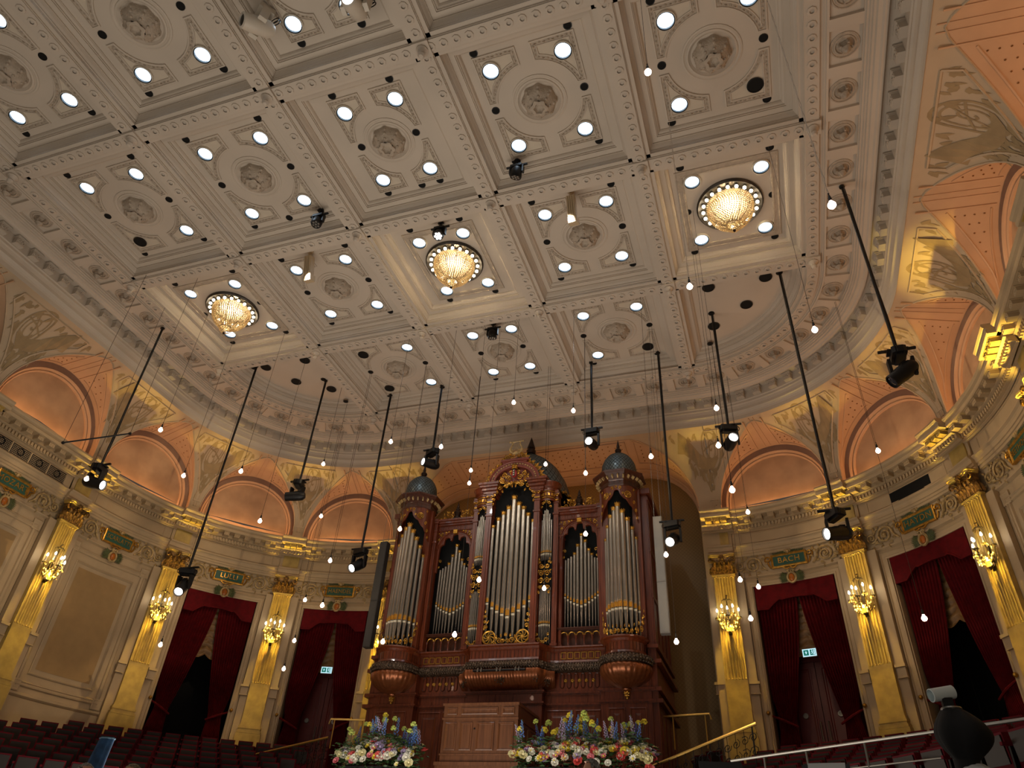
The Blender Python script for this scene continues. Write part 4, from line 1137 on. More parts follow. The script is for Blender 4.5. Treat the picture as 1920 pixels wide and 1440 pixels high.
# ---- slotted frieze with rosettes over the doors
for s_ in (-1, 1):
    r = MB()
    for i in range(5):
        x = s_ * (1.72 + .2 * i)
        r.lathe([(.05, 0), (.05, .02), (.03, .035), (.02, .03), (.001, .045)], 10, M=T((x, .36, S - 9.84)) @ RX(pi / 2), mod=lambda a, z: 1 + .15 * sin(5 * a))
    OB(r, 'rosette_row', GILT, kind='stuff')
    r = MB()
    for i in range(6):
        x = s_ * (1.62 + .2 * i); w_ = .055
        pts = [(x - w_, -9.98), (x - w_, -9.7)] + [(x - w_ * cos(a), -9.7 + w_ * sin(a)) for a in (pi / 4, pi / 2, 3 * pi / 4)] + [(x + w_, -9.7), (x + w_, -9.98)] + [(x + w_ * cos(a), -9.98 - w_ * sin(a)) for a in (pi / 4, pi / 2, 3 * pi / 4)] + [(x - w_, -9.98)]
        r.tube([(px, .35, S + pz) for px, pz in pts], .014, 4)
    OB(r, 'slot_moulding', MAHOGD, kind='stuff')
# ---- gallery front: frieze, carved torus
b = MB(); psweep(b, [(-.12, -8.9), (.1, -8.9), (.13, -8.92), (.12, -8.95), (.06, -8.98), (.02, -9.03), (0, -9.05), (0, -9.27), (.03, -9.29), (.05, -9.35), (.02, -9.37), (-.2, -9.62)]); OB(b, 'gallery_frieze', MAHOG)
b = MB()
for x, y, nx, ny in along(.11): b.box(-.008, .008, -.012, .02, S - 9.26, S - 9.07, M=T((x, y, 0)) @ RZ(math.atan2(nx, -ny)))
for s_ in (-1, 1):
    for i in range(6):
        x = s_ * (1.66 + .2 * i)
        for dx, dz, hx, hz in ((0, .085, .075, .008), (0, -.085, .075, .008), (.075, 0, .008, .09), (-.075, 0, .008, .09)): b.box(x + dx - hx, x + dx + hx, .325, .36, S - 9.16 + dz - hz, S - 9.16 + dz + hz, 1)
OB(b, 'frieze_strip', [MAHOGD, GILT], kind='stuff')
b = MB(); psweep(b, [(.0, -9.37)] + [(.07 + .13 * sin(pi * i / 8), -9.37 - .25 * i / 8) for i in range(9)] + [(.02, -9.63)])
OB(b, 'carved_torus', CARVED, 60)
b = MB()
for x, y, nx, ny in along(.075):
    for z, o_ in ((-9.43, .16), (-9.5, .195), (-9.57, .16)): b.ball((x + nx * o_, y + ny * o_, S + z), .036, 6, 4)
OB(b, 'torus_leaf', CARVED, True, kind='stuff')
# ---- gadrooned bowls under the towers and the long bowl in the centre
gad = lambda a, z: 1 + .035 * abs(math.sin(14 * a)) * (1 if z > -.5 else .6)
ub = MB(); ub.lathe([(.62, 0), (.69, -.04), (.7, -.1), (.69, -.18), (.63, -.3), (.53, -.4), (.38, -.49), (.22, -.545), (.12, -.56)], 112, mod=gad)
ume = ub.mesh('gadrooned_bowl', URNM, 60)
kb = MB(); kb.lathe([(.12, 0), (.14, -.03), (.13, -.06), (.06, -.09), (.05, -.11)], 14); kme = kb.mesh('bowl_knob', URNM, True)
db = MB()
for i in range(10):
    a = i * pi / 5; db.ball((.06 * cos(a), .06 * sin(a), -.03 - .02 * (i % 2)), .035, 6, 4); db.ball((.05 * cos(a), .05 * sin(a), -.11), .03, 6, 4)
db.ball((0, 0, -.17), .04, 6, 4); db.lathe([(.05, 0), (.06, -.08), (.001, -.2)], 8); dme = db.mesh('leaf_drop', GILT, True)
for s_ in (-1, 1):
    OBM(ume, 'gadrooned_bowl', s_ * TX, TY, S - 9.6); OBM(kme, 'bowl_knob', s_ * TX, TY, S - 10.15); OBM(dme, 'leaf_drop', s_ * TX, TY, S - 10.22)
cpts = [(x, y, nx, ny) for x, y, nx, ny in along(.012) if abs(x) < 1.46 and y < .34]
b = MB(); prof = [(.0, -9.6), (.17, -9.62), (.19, -9.7), (.18, -9.8), (.1, -9.93), (-.04, -10.04), (-.2, -10.12), (-.3, -10.14)]
acc = 0; rows = []
for i, (x, y, nx, ny) in enumerate(cpts):
    if i: acc += math.hypot(x - cpts[i - 1][0], y - cpts[i - 1][1])
    g_ = .022 * abs(math.sin(acc * pi / .085)); rows.append([(x + nx * (o_ + g_), y + ny * (o_ + g_), S + z) for o_, z in prof])
b.grid(rows); OB(b, 'long_gadrooned_bowl', URNM, 60)
b = MB()   # acanthus leaves on the long bowl
for x0 in (-1.12, -.0, 1.12):
    for i in range(26):
        a = i * 2.4; rr = .02 + .006 * i; k = min(range(len(cpts)), key=lambda j: abs(cpts[j][0] - (x0 + rr * cos(a)))); x, y, nx, ny = cpts[k]
        b.ball((x + nx * .15, y + ny * .15, S - 9.86 + rr * sin(a) * 1.1), .026, 5, 4)
OB(b, 'bowl_acanthus', CARVED, True, kind='stuff')
# ---- pipes
def pipe(x, y, zb, zm, zt, r, crown=True):
    p = MB(); n = 14
    p.lathe([(r * .28, zb), (r * .9, zm - .05), (r, zm), (r, zt)], n, c=(x, y, S)); p.lathe([(r, zt), (r * .93, zt), (r * .93, zt - .1)], n, c=(x, y, S))
    o = OB(p, 'pipe', TIN, True)
    inv = OI
    m = MB(); h = max(r * 2.3, .07)
    m.grid([[(x + (r + .004) * sin(a), y - (r + .004) * cos(a), S + z) for a in (-.75, -.4, 0, .4, .75)] for z in (zm + .015, zm + h * .7, zm + h * .95)])
    m.add([(x + (r + .004) * sin(a), y - (r + .004) * cos(a), S + zm + h * .95 + h * .22 * (1 - (a / .75) ** 2)) for a in (-.75, -.4, 0, .4, .75)], [(0, 1, 2, 3, 4)])
    def sub(mb, nm, mt):
        q = bpy.data.objects.new(nm, mb.mesh(nm, mt, True)); COL.objects.link(q); q.parent = o
    sub(m, 'pipe_mouth', MOUTH)
    m = MB(); m.grid([[(x + (r + .003) * sin(a), y - (r + .003) * cos(a), S + z) for a in (-.8, 0, .8)] for z in (zm - .012, zm + .015)]); sub(m, 'mouth_slit', VOID)
    m = MB(); m.grid([[(x + rr * sin(a), y - rr * cos(a), S + z) for a in (-.8, -.4, 0, .4, .8)] for z, rr in ((zm - .075, r * .86), (zm - .04, r * .97), (zm - .012, r + .003))]); sub(m, 'pipe_lip', LIP)
    if crown:
        m = MB(); e = r + .006; m.lathe([(e, zt - r * 1.5), (e + .008, zt - r * 1.4), (e, zt - r * 1.2), (e, zt - .2 * r), (e + .006, zt - .1 * r), (e, zt)], n, c=(x, y, S))
        for i in range(8):
            a = i * pi / 4; m.octa((x + e * cos(a), y + e * sin(a), S + zt + .012), r * .24, r * .42)
        sub(m, 'pipe_crown', GILT)
    return o
CX_ = [-.68, -.51, -.345, -.175, 0, .175, .345, .51, .68]; CT = [-5.05, -4.8, -4.6, -4.42, -4.06, -4.31, -4.48, -4.73, -4.97]; CMH = [-7.6, -7.75, -7.87, -7.97, -8.05, -7.97, -7.87, -7.75, -7.6]
for i in range(9): pipe(CX_[i], .02, -8.9, CMH[i], CT[i], [.06, .066, .072, .077, .085, .077, .072, .066, .06][i])
MXs = [-.5, -.41, -.315, -.21, -.105, .02, .145, .26, .36, .45, .535]; MT = [-6.22, -6.17, -6.12, -6.0, -5.73, -5.38, -5.6, -5.9, -6.06, -6.2, -6.22]; MMh = [-7.38, -7.46, -7.52, -7.58, -7.62, -7.67, -7.63, -7.56, -7.5, -7.43, -7.36]
for s_ in (-1, 1):
    for i in range(11): pipe(s_ * 2.13 + MXs[i] * .98, .5, -8.38, MMh[i], MT[i], [.034, .037, .041, .045, .05, .055, .05, .046, .041, .037, .034][i], crown=3 <= i <= 8)
TP = [(-72, -5.9, .05), (-48, -5.55, .058), (-30, -5.26, .066), (-14.5, -5.03, .072), (0, -4.9, .08), (17, -5.13, .076), (35, -5.38, .07), (54, -5.64, .062), (76, -5.9, .055)]
for s_ in (-1, 1):
    for a, zt, r in TP: pipe(s_ * TX + .47 * sin(rad(a)), TY - .47 * cos(rad(a)), -8.88, -8.12, zt, r)
    for j in range(7):
        xx = s_ * 1.11 + .052 * (j - 3); yy = .06 + .012 * (j - 3) ** 2 * .6
        pipe(xx, yy, -6.34, -6.1, -4.62 - .012 * (j - 3) ** 2 * 3.2, .023, False); pipe(xx, yy, -8.86, -8.3, -7.2, .023, False)
# ---- posts and their collars
def post(x, w_, y, z0, z1, cap=True):
    p = MB(); p.box(x - w_ / 2, x + w_ / 2, y, y + .3, S + z0, S + z1)
    p.box(x - w_ * .18, x + w_ * .18, y - .02, y, S + z0 + .15, S + z1 - .9)
    for z, e in ((z1 - .75, .025), (z1 - .35, .02), (z1 - .05, .04), (z0 + .05, .03)): p.box(x - w_ / 2 - e, x + w_ / 2 + e, y - e, y + .3, S + z - .04, S + z + .02)
    p.box(x - w_ / 2 - .02, x + w_ / 2 + .02, y - .05, y + .3, S + z1 - .02, S + z1 + .06)
    OB(p, 'case_post', MAHOG)
    g_ = MB()
    if cap:
        for s2 in (-1, 1): g_.tube([(x + s2 * (w_ * .3 + u), y - .05, S + z1 - .12 + v) for u, v in spiral(0, 0, .05, .015, 0, 1.2, 9)], .014, 4)
        g_.box(x - w_ / 2, x + w_ / 2, y - .03, y, S + z1 - .3, S + z1 - .27); OB(g_, 'gilt_collar', GILT)
for s_ in (-1, 1):
    post(s_ * .82, .19, -.1, -8.92, -3.95); post(s_ * 1.39, .15, .16, -8.92, -3.98); post(s_ * 2.84, .17, .16, -8.92, -4.6, False); post(s_ * 1.53, .09, .33, -8.92, -4.7, False)
# ---- side fields: arcade, lobed arch, cornice and cresting
def filigree(mb, pos, items, r=.016):
    for cx, cz_, r0, a0, tn in items: mb.tube([pos(u, v) for u, v in spiral(cx, cz_, r0, r0 * .15, a0, tn, 14)], r, 4)
def fleaf(mb, pos, x, z, a, L, w_):
    q = leaf2(x, z, a, L, w_); mb.add([pos(*p) for p in q] + [pos(x + L * .5 * cos(a), z + L * .5 * sin(a), .03)], [(i, (i + 1) % 6, 6) for i in range(6)])
for s_ in (-1, 1):
    xc = s_ * 2.13; x0, x1 = xc - .66, xc + .66
    b = MB(); b.box(x0, x1, .5, .55, S - 8.92, S - 8.4); b.box(x0, x1, .3, .6, S - 8.44, S - 8.38); b.box(x0, x1, .27, .6, S - 8.4, S - 8.37); b.box(x0, x1, .3, .5, S - 8.95, S - 8.9)
    OB(b, 'arcade_back', MAHOGD)
    for i in range(6):
        c = MB(); x = xc - .6 + .24 * i
        c.lathe([(.04, -8.9), (.04, -8.86), (.022, -8.83), (.022, -8.64), (.035, -8.62), (.04, -8.58)], 8, c=(x, .38, S)); OB(c, 'colonnette', MAHOG, True)
    for i in range(5):
        c = MB(); x = xc - .48 + .24 * i
        c.tube([(x - .1 * cos(a), .37, S - 8.58 + .1 * sin(a)) for a in (pi * j / 8 for j in range(9))], .017, 5); OB(c, 'arcade_arch', GILT, True)
    # lobed panel
    cc = [(xc, -5.6, .36)] + [(xc + .42 * cos(rad(a)), -5.58 + .42 * sin(rad(a)), .115) for a in (10, 48, 90, 132, 170)]
    b = MB(); cols = []; N = 56
    for i in range(N + 1):
        x = x0 + (x1 - x0) * i / N; zt = -5.62
        for cx, czz, rr in cc:
            if abs(x - cx) < rr: zt = max(zt, czz + math.sqrt(rr * rr - (x - cx) ** 2))
        if abs(x - xc) > .56: zt = -6.35
        cols.append([(x, .42, S + zt), (x, .34, S + zt), (x, .34, S - 4.9)])
    b.grid(cols); OB(b, 'lobed_arch_panel', MAHOG)
    b = MB(); b.tube([(xc + .62 * cos(a), .33, S - 5.55 + .6 * sin(a)) for a in (pi * j / 20 for j in range(21))], .03, 6); b.tube([(xc + .56 * cos(a), .33, S - 5.55 + .54 * sin(a)) for a in (pi * j / 20 for j in range(21))], .014, 4)
    OB(b, 'arch_moulding', MAHOG, True)
    b = MB()
    for s2 in (-1, 1):
        pos = lambda u, v, o_=.015: (xc + s2 * u, .335 - o_, S + v)
        filigree(b, pos, [(.5, -5.08, .07, 0, 1.3), (.6, -5.22, .05, 2, 1.2), (.36, -5.0, .045, 1, 1.2)], .012)
        for u, v, a in ((.45, -5.0, .4), (.56, -5.16, -.8), (.62, -5.32, -1.6), (.3, -4.97, 2.8), (.58, -5.02, .8)): fleaf(b, pos, u, v, a, .09, .045)
        pos2 = lambda u, v, o_=.0: (xc + s2 * u, .42 - o_, S + v)
        filigree(b, pos2, [(.5, -5.95, .06, 0, 1.2), (.54, -6.15, .04, 2, 1.2)], .012)
    b.box(xc - .07, xc + .07, .26, .34, S - 5.05, S - 4.92)
    OB(b, 'gilt_spandrel', GILT)
    b = MB(); b.box(x0, x1, .3, .5, S - 4.92, S - 4.7)
    for i in range(28): b.box(x0 + .03 + .046 * i, x0 + .05 + .046 * i, .285, .31, S - 4.9, S - 4.78)
    for z, h, e in ((-4.74, .03, .03), (-4.7, .05, .07), (-4.64, .05, .12), (-4.58, .04, .16)): b.box(x0, x1, .3 - e, .6, S + z - h, S + z + h * .6)
    OB(b, 'side_cornice', MAHOG)
    # cresting with a turned finial
    b = MB()
    for s2 in (-1, 1):
        pos = lambda u, v, o_=.0: (xc + s2 * u, .3 - o_, S + v)
        filigree(b, pos, [(.24, -4.4, .11, pi, 1.6), (.45, -4.45, .09, 0, -1.6), (.6, -4.48, .06, pi, 1.4), (.3, -4.28, .06, 0, 1.3)], .02)
        for u, v, a in ((.2, -4.3, 2.), (.36, -4.38, 1.2), (.5, -4.36, 1.6), (.56, -4.5, .4), (.4, -4.5, .2), (.26, -4.48, 2.6), (.34, -4.26, .7)): fleaf(b, pos, u, v, a, .12, .06)
    OB(b, 'gilt_cresting', GILT)
    b = MB(); b.box(xc - .12, xc + .12, .2, .4, S - 4.62, S - 4.5)
    b.lathe([(.1, -4.5), (.13, -4.46), (.08, -4.42), (.11, -4.35), (.12, -4.28), (.07, -4.2), (.085, -4.17), (.045, -4.12), (.05, -4.08), (.02, -3.95), (.001, -3.88)], 12, c=(xc, .3, S)); OB(b, 'turned_finial', BRONZE, True)
# ---- turrets beside the centre
for s_ in (-1, 1):
    xc = s_ * 1.1
    b = MB(); b.lathe([(.27, -4.32), (.3, -4.28), (.28, -4.24), (.28, -3.98), (.31, -3.95), (.31, -3.9), (.38, -3.85), (.4, -3.72), (.44, -3.68), (.001, -3.66)], 20, c=(xc, .25, S)); OB(b, 'turret_drum', MAHOG, True)
    b = MB()
    for z in (-4.22, -4.0): b.tube([(xc + .29 * sin(a), .25 - .29 * cos(a), S + z) for a in (-1.3 + 2.6 * j / 12 for j in range(13))], .016, 5)
    for j in range(7):
        a = -1.0 + 2.0 * j / 6; b.box(-.03, .03, -.012, .012, S - 4.16, S - 4.07, M=T((xc + .29 * sin(a), .25 - .29 * cos(a), 0)) @ RZ(a))
    pos = lambda u, v, o_=.0: (xc + u, .0 + u * u * .8 - o_, S + v)
    filigree(b, pos, [(-.1, -4.42, .06, 0, 1.4), (.1, -4.42, .06, pi, -1.4), (-.15, -4.55, .04, 0, 1.2), (.15, -4.55, .04, pi, -1.2), (0, -4.36, .05, 0, 1)], .014)
    OB(b, 'turret_gilding', GILT)
    b = MB()   # carved panel between the two tiers
    for s2 in (-1, 1):
        pos = lambda u, v, o_=.0: (xc + s2 * u, .0 + u * u * .5 - o_, S + v)
        filigree(b, pos, [(.09, -6.55, .085, pi, 1.5), (.1, -6.78, .1, 0, 1.6), (.1, -7.02, .09, pi, -1.5), (.12, -7.22, .06, 0, 1.4), (.15, -6.42, .04, 0, 1.2), (.16, -7.38, .035, 1, 1.2)], .018)
        for u, v, a in ((.05, -6.62, 1.2), (.16, -6.7, .5), (.05, -6.9, -.5), (.17, -7.0, .9), (.06, -7.14, -1), (.17, -7.3, -1.4), (.17, -6.36, 1.6), (.18, -6.48, 1), (.0, -6.75, 1.57), (.0, -7.05, -1.57)): fleaf(b, pos, u, v, a, .1, .055)
        filigree(b, pos, [(.12, -8.78, .07, 0, 1.4), (.04, -8.84, .04, 1, 1.2), (.17, -8.62, .035, 1, 1.2)], .015)
    OB(b, 'carved_screen', GILT)
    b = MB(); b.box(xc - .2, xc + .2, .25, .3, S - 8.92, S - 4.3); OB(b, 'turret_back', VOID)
# ---- centre: carving at the feet, pediment, arms, lyre, big dome
b = MB()
for s_ in (-1, 1):
    pos = lambda u, v, o_=.0: (s_ * u, -.08 - o_, S + v)
    b.tube([pos(.52 + .19 * cos(a), -8.68 + .19 * sin(a)) for a in (2 * pi * j / 24 for j in range(25))], .026, 5)
    for j in range(8):
        a = j * pi / 4; b.tube([pos(.52 + rr * cos(a + .9 * rr / .16), -8.68 + rr * sin(a + .9 * rr / .16)) for rr in (.03, .07, .11, .165)], .02, 4)
    b.ball(pos(.52, -8.68), .035, 6, 4)
    filigree(b, pos, [(.2, -8.78, .09, 0, 1.5), (.08, -8.8, .07, pi, -1.4), (.34, -8.84, .05, 0, 1.3), (.64, -8.36, .06, 0, 1.5), (.68, -8.2, .05, pi, 1.4), (.66, -8.04, .04, 0, 1.3)], .018)
    for u, v, a in ((.3, -8.72, 1.8), (.14, -8.68, 1.4), (.02, -8.66, 1.57), (.7, -8.46, 1.6), (.62, -8.26, 2.2), (.7, -8.1, 1.2), (.69, -7.94, 1.7), (.26, -8.86, .2)): fleaf(b, pos, u, v, a, .12, .06)
OB(b, 'carved_screen', GILT)
for s_ in (-1, 1):
    b = MB()
    for z, h, x0, x1, e in ((-3.95, .05, .62, 1.02, .02), (-3.88, .06, .6, 1.05, .06), (-3.78, .06, .56, 1.1, .12), (-3.69, .05, .52, 1.16, .18), (-3.62, .04, .48, 1.2, .22)): b.box(*sorted((s_ * x0, s_ * x1)), -.1 - e, .5, S + z - h, S + z + h)
    OB(b, 'pediment_cornice', MAHOG)
AR = lambda rx, rz: [(rx * cos(a), -3.56 + rz * sin(a)) for a in (pi * j / 24 for j in range(25))]
b = MB()
b.grid([[(x, y, S + z) for (x, z), y in zip((o_[i], o_[i], p_[i], p_[i]), (.1, -.16, -.16, .0))] for o_, p_ in ((AR(.86, .74), AR(.68, .56)),) for i in range(25)], flip=True)
b.tube([(x, -.17, S + z) for x, z in AR(.86, .74)], .03, 5); b.tube([(x, -.17, S + z) for x, z in AR(.68, .56)], .022, 5)
b.add([(0, -.04, S - 3.56)] + [(x, -.04, S + z) for x, z in AR(.68, .56)], [(0, i + 2, i + 1) for i in range(24)])
b.box(-.5, .5, -.22, .1, S - 2.8, S - 2.74); b.box(-.44, .44, -.18, .1, S - 2.86, S - 2.8); b.box(-.4, .4, -.15, .1, S - 2.74, S - 2.68)
OB(b, 'round_pediment', mat('rosy_wood', (138, 72, 60), .4, var=.1))
b = MB()
for j in range(23):
    a = pi * (j + 1) / 24; b.ball((.77 * cos(a), -.175, S - 3.56 + .65 * sin(a)), .03, 6, 4)
OB(b, 'pearl_string', CREAMG, True, kind='stuff')
b = MB()
for s_ in (-1, 1):
    pos = lambda u, v, o_=.0: (s_ * u, -.12 - o_, S + v)
    filigree(b, pos, [(.2, -3.42, .1, 0, 1.6), (.36, -3.3, .09, pi, -1.5), (.42, -3.5, .1, 0, 1.7), (.26, -3.6, .09, pi, 1.5), (.1, -3.6, .07, 0, -1.4), (.54, -3.58, .09, pi, -1.6), (.12, -3.2, .06, 0, 1.3), (.5, -3.75, .09, 0, 1.6), (.62, -3.72, .07, pi, -1.5), (.6, -3.9, .07, 0, 1.5), (.68, -4.02, .05, pi, -1.3), (.7, -4.16, .04, 0, 1.2), (.3, -3.72, .05, 0, 1.3)], .021)
    for u, v, a in ((.28, -3.36, .6), (.46, -3.4, 1.2), (.34, -3.54, -.4), (.18, -3.52, -1.2), (.06, -3.66, -1.57), (.5, -3.66, -.9), (.58, -3.82, -1.2), (.66, -3.92, -1.), (.66, -4.1, -1.5), (.56, -3.5, .5), (.2, -3.68, -1.), (.1, -3.3, 1.), (.3, -3.22, .4), (.42, -3.84, -2.), (.7, -4.26, -1.57)): fleaf(b, pos, u, v, a, .13, .07)
    # outside of the arch
    po = lambda u, v, o_=.0: (s_ * u, -.1 - o_, S + v)
    for j in range(7):
        a = rad(8 + 10.5 * j); u0, v0 = .95 * cos(a), -3.56 + .84 * sin(a)
        filigree(b, po, [(u0, v0, .075, a, 1.5 * (-1) ** j)], .02); fleaf(b, po, u0, v0, a, .15, .07); fleaf(b, po, u0, v0, a + 1.2, .11, .05)
    filigree(b, po, [(.28, -2.6, .09, 0, 1.5), (.12, -2.6, .06, pi, -1.3), (.4, -2.62, .06, pi, 1.3), (.2, -2.5, .05, 0, 1.2)], .022)
    for u, v, a in ((.34, -2.56, 1.), (.18, -2.54, 1.4), (.42, -2.64, .3), (.06, -2.56, 1.57)): fleaf(b, po, u, v, a, .11, .06)
OB(b, 'gilt_carving', GILT)
# shield: red oval with a black pale and three white saltires, crowned
b = MB(); b.lathe([(.001, .05), (.08, .045), (.12, .02), (.125, 0)], 18, M=T((0, -.17, S - 3.28)) @ Matrix.Diagonal((.8, 1, 1.25, 1)) @ RX(pi / 2)); sh = OB(b, 'red_shield', mat('shield_red', (150, 20, 22), .4, var=0), True)
b = MB(); b.box(-.036, .036, -.228, -.2, S - 3.4, S - 3.15); OB(b, 'black_pale', BLACK)
b = MB()
for i in range(3):
    for s_ in (-1, 1): b.box(-.03, .03, -.004, .004, -.007, .007, M=T((0, -.233, S - 3.36 + .08 * i)) @ RY(s_ * pi / 4))
OB(b, 'white_saltire', LIP)
b = MB(); b.lathe([(.1, 0), (.11, .03), (.09, .05), (.12, .12), (.09, .17), (.03, .2), (.03, .23), (.001, .25)], 10, c=(0, -.14, S - 3.12), mod=lambda a, z: 1 + .08 * sin(5 * a)); OB(b, 'gilt_crown', GILT, True)
# lyre
b = MB()
for s_ in (-1, 1):
    b.tube([(s_ * x, -.12, S + z) for x, z in ((.03, -2.47), (.12, -2.45), (.2, -2.38), (.22, -2.28), (.17, -2.18), (.13, -2.1), (.15, -2.02), (.19, -1.99))], [.02, .03, .036, .036, .03, .026, .022, .02], 6)
    b.tube([(s_ * (.15 + u), -.12, S - 2.36 + v) for u, v in spiral(0, 0, .06, .015, 0, 1.3, 10)], .018, 4); b.ball((s_ * .235, -.12, S - 2.0), .035, 8, 5)
b.tube([(-.24, -.12, S - 2.02), (.24, -.12, S - 2.0)], .02, 5); b.box(-.1, .1, -.17, -.07, S - 2.52, S - 2.46); b.box(-.06, .06, -.16, -.08, S - 2.46, S - 2.42)
for i in range(5): b.tube([(-.08 + .04 * i, -.12, S - 2.44), (-.1 + .05 * i, -.12, S - 1.95)], .007, 4)
OB(b, 'gilt_lyre', CREAMG, True)
def dome_scales(cx, cy, prof, n, name):
    """diamond lead scales laid on a dome of revolution"""
    mb = MB(); L = [0]
    for i in range(1, len(prof)): L.append(L[-1] + math.hypot(prof[i][0] - prof[i - 1][0], prof[i][1] - prof[i - 1][1]))
    def at(s):
        s = max(0, min(s, L[-1] - 1e-6)); i = max(j for j in range(len(L) - 1) if L[j] <= s); t = (s - L[i]) / (L[i + 1] - L[i])
        return prof[i][0] + (prof[i + 1][0] - prof[i][0]) * t, prof[i][1] + (prof[i + 1][1] - prof[i][1]) * t
    m = int(L[-1] / (2 * pi * prof[0][0] / n * .62)); st_ = L[-1] / m
    for i in range(m):
        for j in range(n):
            a = 2 * pi * (j + .5 * (i % 2)) / n; da = pi / n * .86; pts = []
            for ds, d_a, o_ in ((-.86, 0, .018), (0, -da, .012), (0, da, .012), (.86, 0, .006)):
                r, z = at((i + .9) * st_ + ds * st_); r += o_; pts.append((cx + r * cos(a + d_a), cy + r * sin(a + d_a), S + z))
            mb.add(pts, [(0, 2, 3, 1)])
    return mb
DP = [(.49, -3.8), (.525, -3.65), (.54, -3.5), (.52, -3.35), (.45, -3.18), (.34, -3.03), (.2, -2.93), (.08, -2.88)]
BP = [(1.5, -3.62), (1.46, -3.35), (1.3, -2.85), (1.02, -2.35), (.66, -1.98), (.34, -1.75), (.14, -1.62)]
for s_ in (-1, 1):
    cx = s_ * TX
    b = MB(); b.lathe(DP, 28, c=(cx, TY, S)); OB(b, 'tower_dome', DOME, True)
    OB(dome_scales(cx, TY, DP, 30, ''), 'dome_scale', SCALE, kind='stuff')
    b = MB()
    for j in range(16):
        a = 2 * pi * j / 16; b.lathe([(.001, .1), (.04, .04), (.05, 0)], 5, c=(cx + .55 * cos(a), TY + .55 * sin(a), S - 3.82)); b.ball((cx + .56 * cos(a + .2), TY + .56 * sin(a + .2), S - 3.79), .03, 5, 4)
    OB(b, 'dome_cresting', GILT, kind='stuff')
    b = MB(); b.lathe([(.08, -2.9), (.11, -2.87), (.06, -2.84), (.1, -2.79), (.11, -2.74), (.08, -2.69), (.04, -2.66), (.055, -2.62), (.05, -2.57), (.025, -2.45), (.001, -2.33)], 12, c=(cx, TY, S)); OB(b, 'tower_finial', BRONZE, True)
    b = MB(); b.M = T((cx, TY, S)) @ RZ(pi / 8)
    b.lathe([(.001, -3.83), (.8, -3.83), (.86, -3.87), (.86, -3.91), (.8, -3.95), (.66, -4.05), (.62, -4.12), (.6, -4.14), (.6, -4.28), (.64, -4.3), (.6, -4.33)], 8); OB(b, 'octagonal_eave', MAHOGD)
    b = MB()
    for j in range(26):
        a = 2 * pi * j / 26; b.box(-.02, .02, -.06, .04, -.05, .05, M=T((cx + .7 * cos(a), TY + .7 * sin(a), S - 4.04)) @ RZ(a - pi / 2) @ RX(.6))
    OB(b, 'eave_bracket', CREAMG, kind='stuff')
    # carved arch screen round the tower
    sc = MB(); rows = []
    for j in range(49):
        a = -1.5 + 3.0 * j / 48; aa = abs(a)
        h = -4.47 - .06 * (aa / .16) ** 2 if aa < .16 else (-4.6 - .05 * abs(sin((aa - .16) * 9)) - .62 * ((aa - .16) / 1.0) ** 1.15 if aa < 1.16 else -5.35 - (aa - 1.16) * .5)
        x, y = cx + .575 * sin(a), TY - .575 * cos(a); rows.append([(x, y, S - 4.3), (x, y, S + h), (x * .99 + cx * .01, y + .05, S + h)])
    sc.grid(rows); OB(sc, 'tower_arch_screen', MAHOG)
    g_ = MB(); pos = lambda u, v, o_=.0: (cx + (.59 + o_) * sin(u), TY - (.59 + o_) * cos(u), S + v)
    for u, v, r in ((.62, -4.62, .105), (-.62, -4.62, .105)):
        for q in (1, .55): g_.tube([pos(u + r * q * cos(a) / .59, v + r * q * sin(a)) for a in (2 * pi * j / 16 for j in range(17))], .012, 4)
        for j in range(8): g_.ball(pos(u + r * .78 * cos(j * pi / 4) / .59, v + r * .78 * sin(j * pi / 4)), .014, 4, 3)
        g_.ball(pos(u, v), .03, 6, 4)
    filigree(g_, pos, [(.2, -4.42, .07, 0, 1.3), (-.2, -4.42, .07, pi, -1.3), (0, -4.39, .05, 0, 1.2), (1.0, -4.42, .05, 0, 1.2), (-1., -4.42, .05, 0, 1.2), (.34, -4.6, .05, 0, 1.2), (-.34, -4.6, .05, 0, 1.2), (.98, -4.85, .08, 0, 1.3), (-.98, -4.85, .08, 0, -1.3), (1.12, -5.1, .08, 0, 1.3), (-1.12, -5.1, .08, 0, 1.3), (1.2, -5.32, .06, 0, 1.3), (-1.2, -5.32, .06, 0, 1.3)], .013)
    OB(g_, 'tower_gilding', GILT)
    for a in (-86, 86): 
        p = MB(); p.box(-.07, .07, -.07, .2, S - 8.92, S - 4.3, M=T((cx + .56 * sin(rad(a)), TY - .56 * cos(rad(a)), 0)) @ RZ(rad(a))); OB(p, 'tower_post', MAHOG)
    # gilt screen at the feet of the tower pipes
    g_ = MB(); pos = lambda u, v, o_=.0: (cx + (.6 + o_) * sin(u), TY - (.6 + o_) * cos(u), S + v)
    for s2 in (-1, 1):
        ps = lambda u, v, o_=.0: pos(s2 * u, v, o_)
        filigree(g_, ps, [(.1, -8.8, .06, 0, 1.4), (.28, -8.8, .075, pi, -1.5), (.5, -8.8, .075, 0, 1.5), (.78, -8.76, .1, pi, -1.6), (1.05, -8.7, .11, 0, 1.6), (1.2, -8.5, .09, 0, 1.4), (1.3, -8.3, .06, 0, 1.3)], .018)
        for u, v, a in ((0, -8.74, 1.57), (.18, -8.7, 1.3), (.4, -8.7, 1.8), (.62, -8.66, 1.2), (.9, -8.6, 1.7), (1.15, -8.42, 1.4), (1.3, -8.2, 1.6), (.7, -8.84, .4), (.36, -8.86, .4)): fleaf(g_, ps, u, v, a, .11, .06)
    OB(g_, 'carved_screen', GILT)
    p = MB(); p.lathe([(.44, -8.9), (.44, -4.4)], 16, c=(cx, TY + .12, S), a0=pi, a1=2 * pi); OB(p, 'tower_back', VOID)
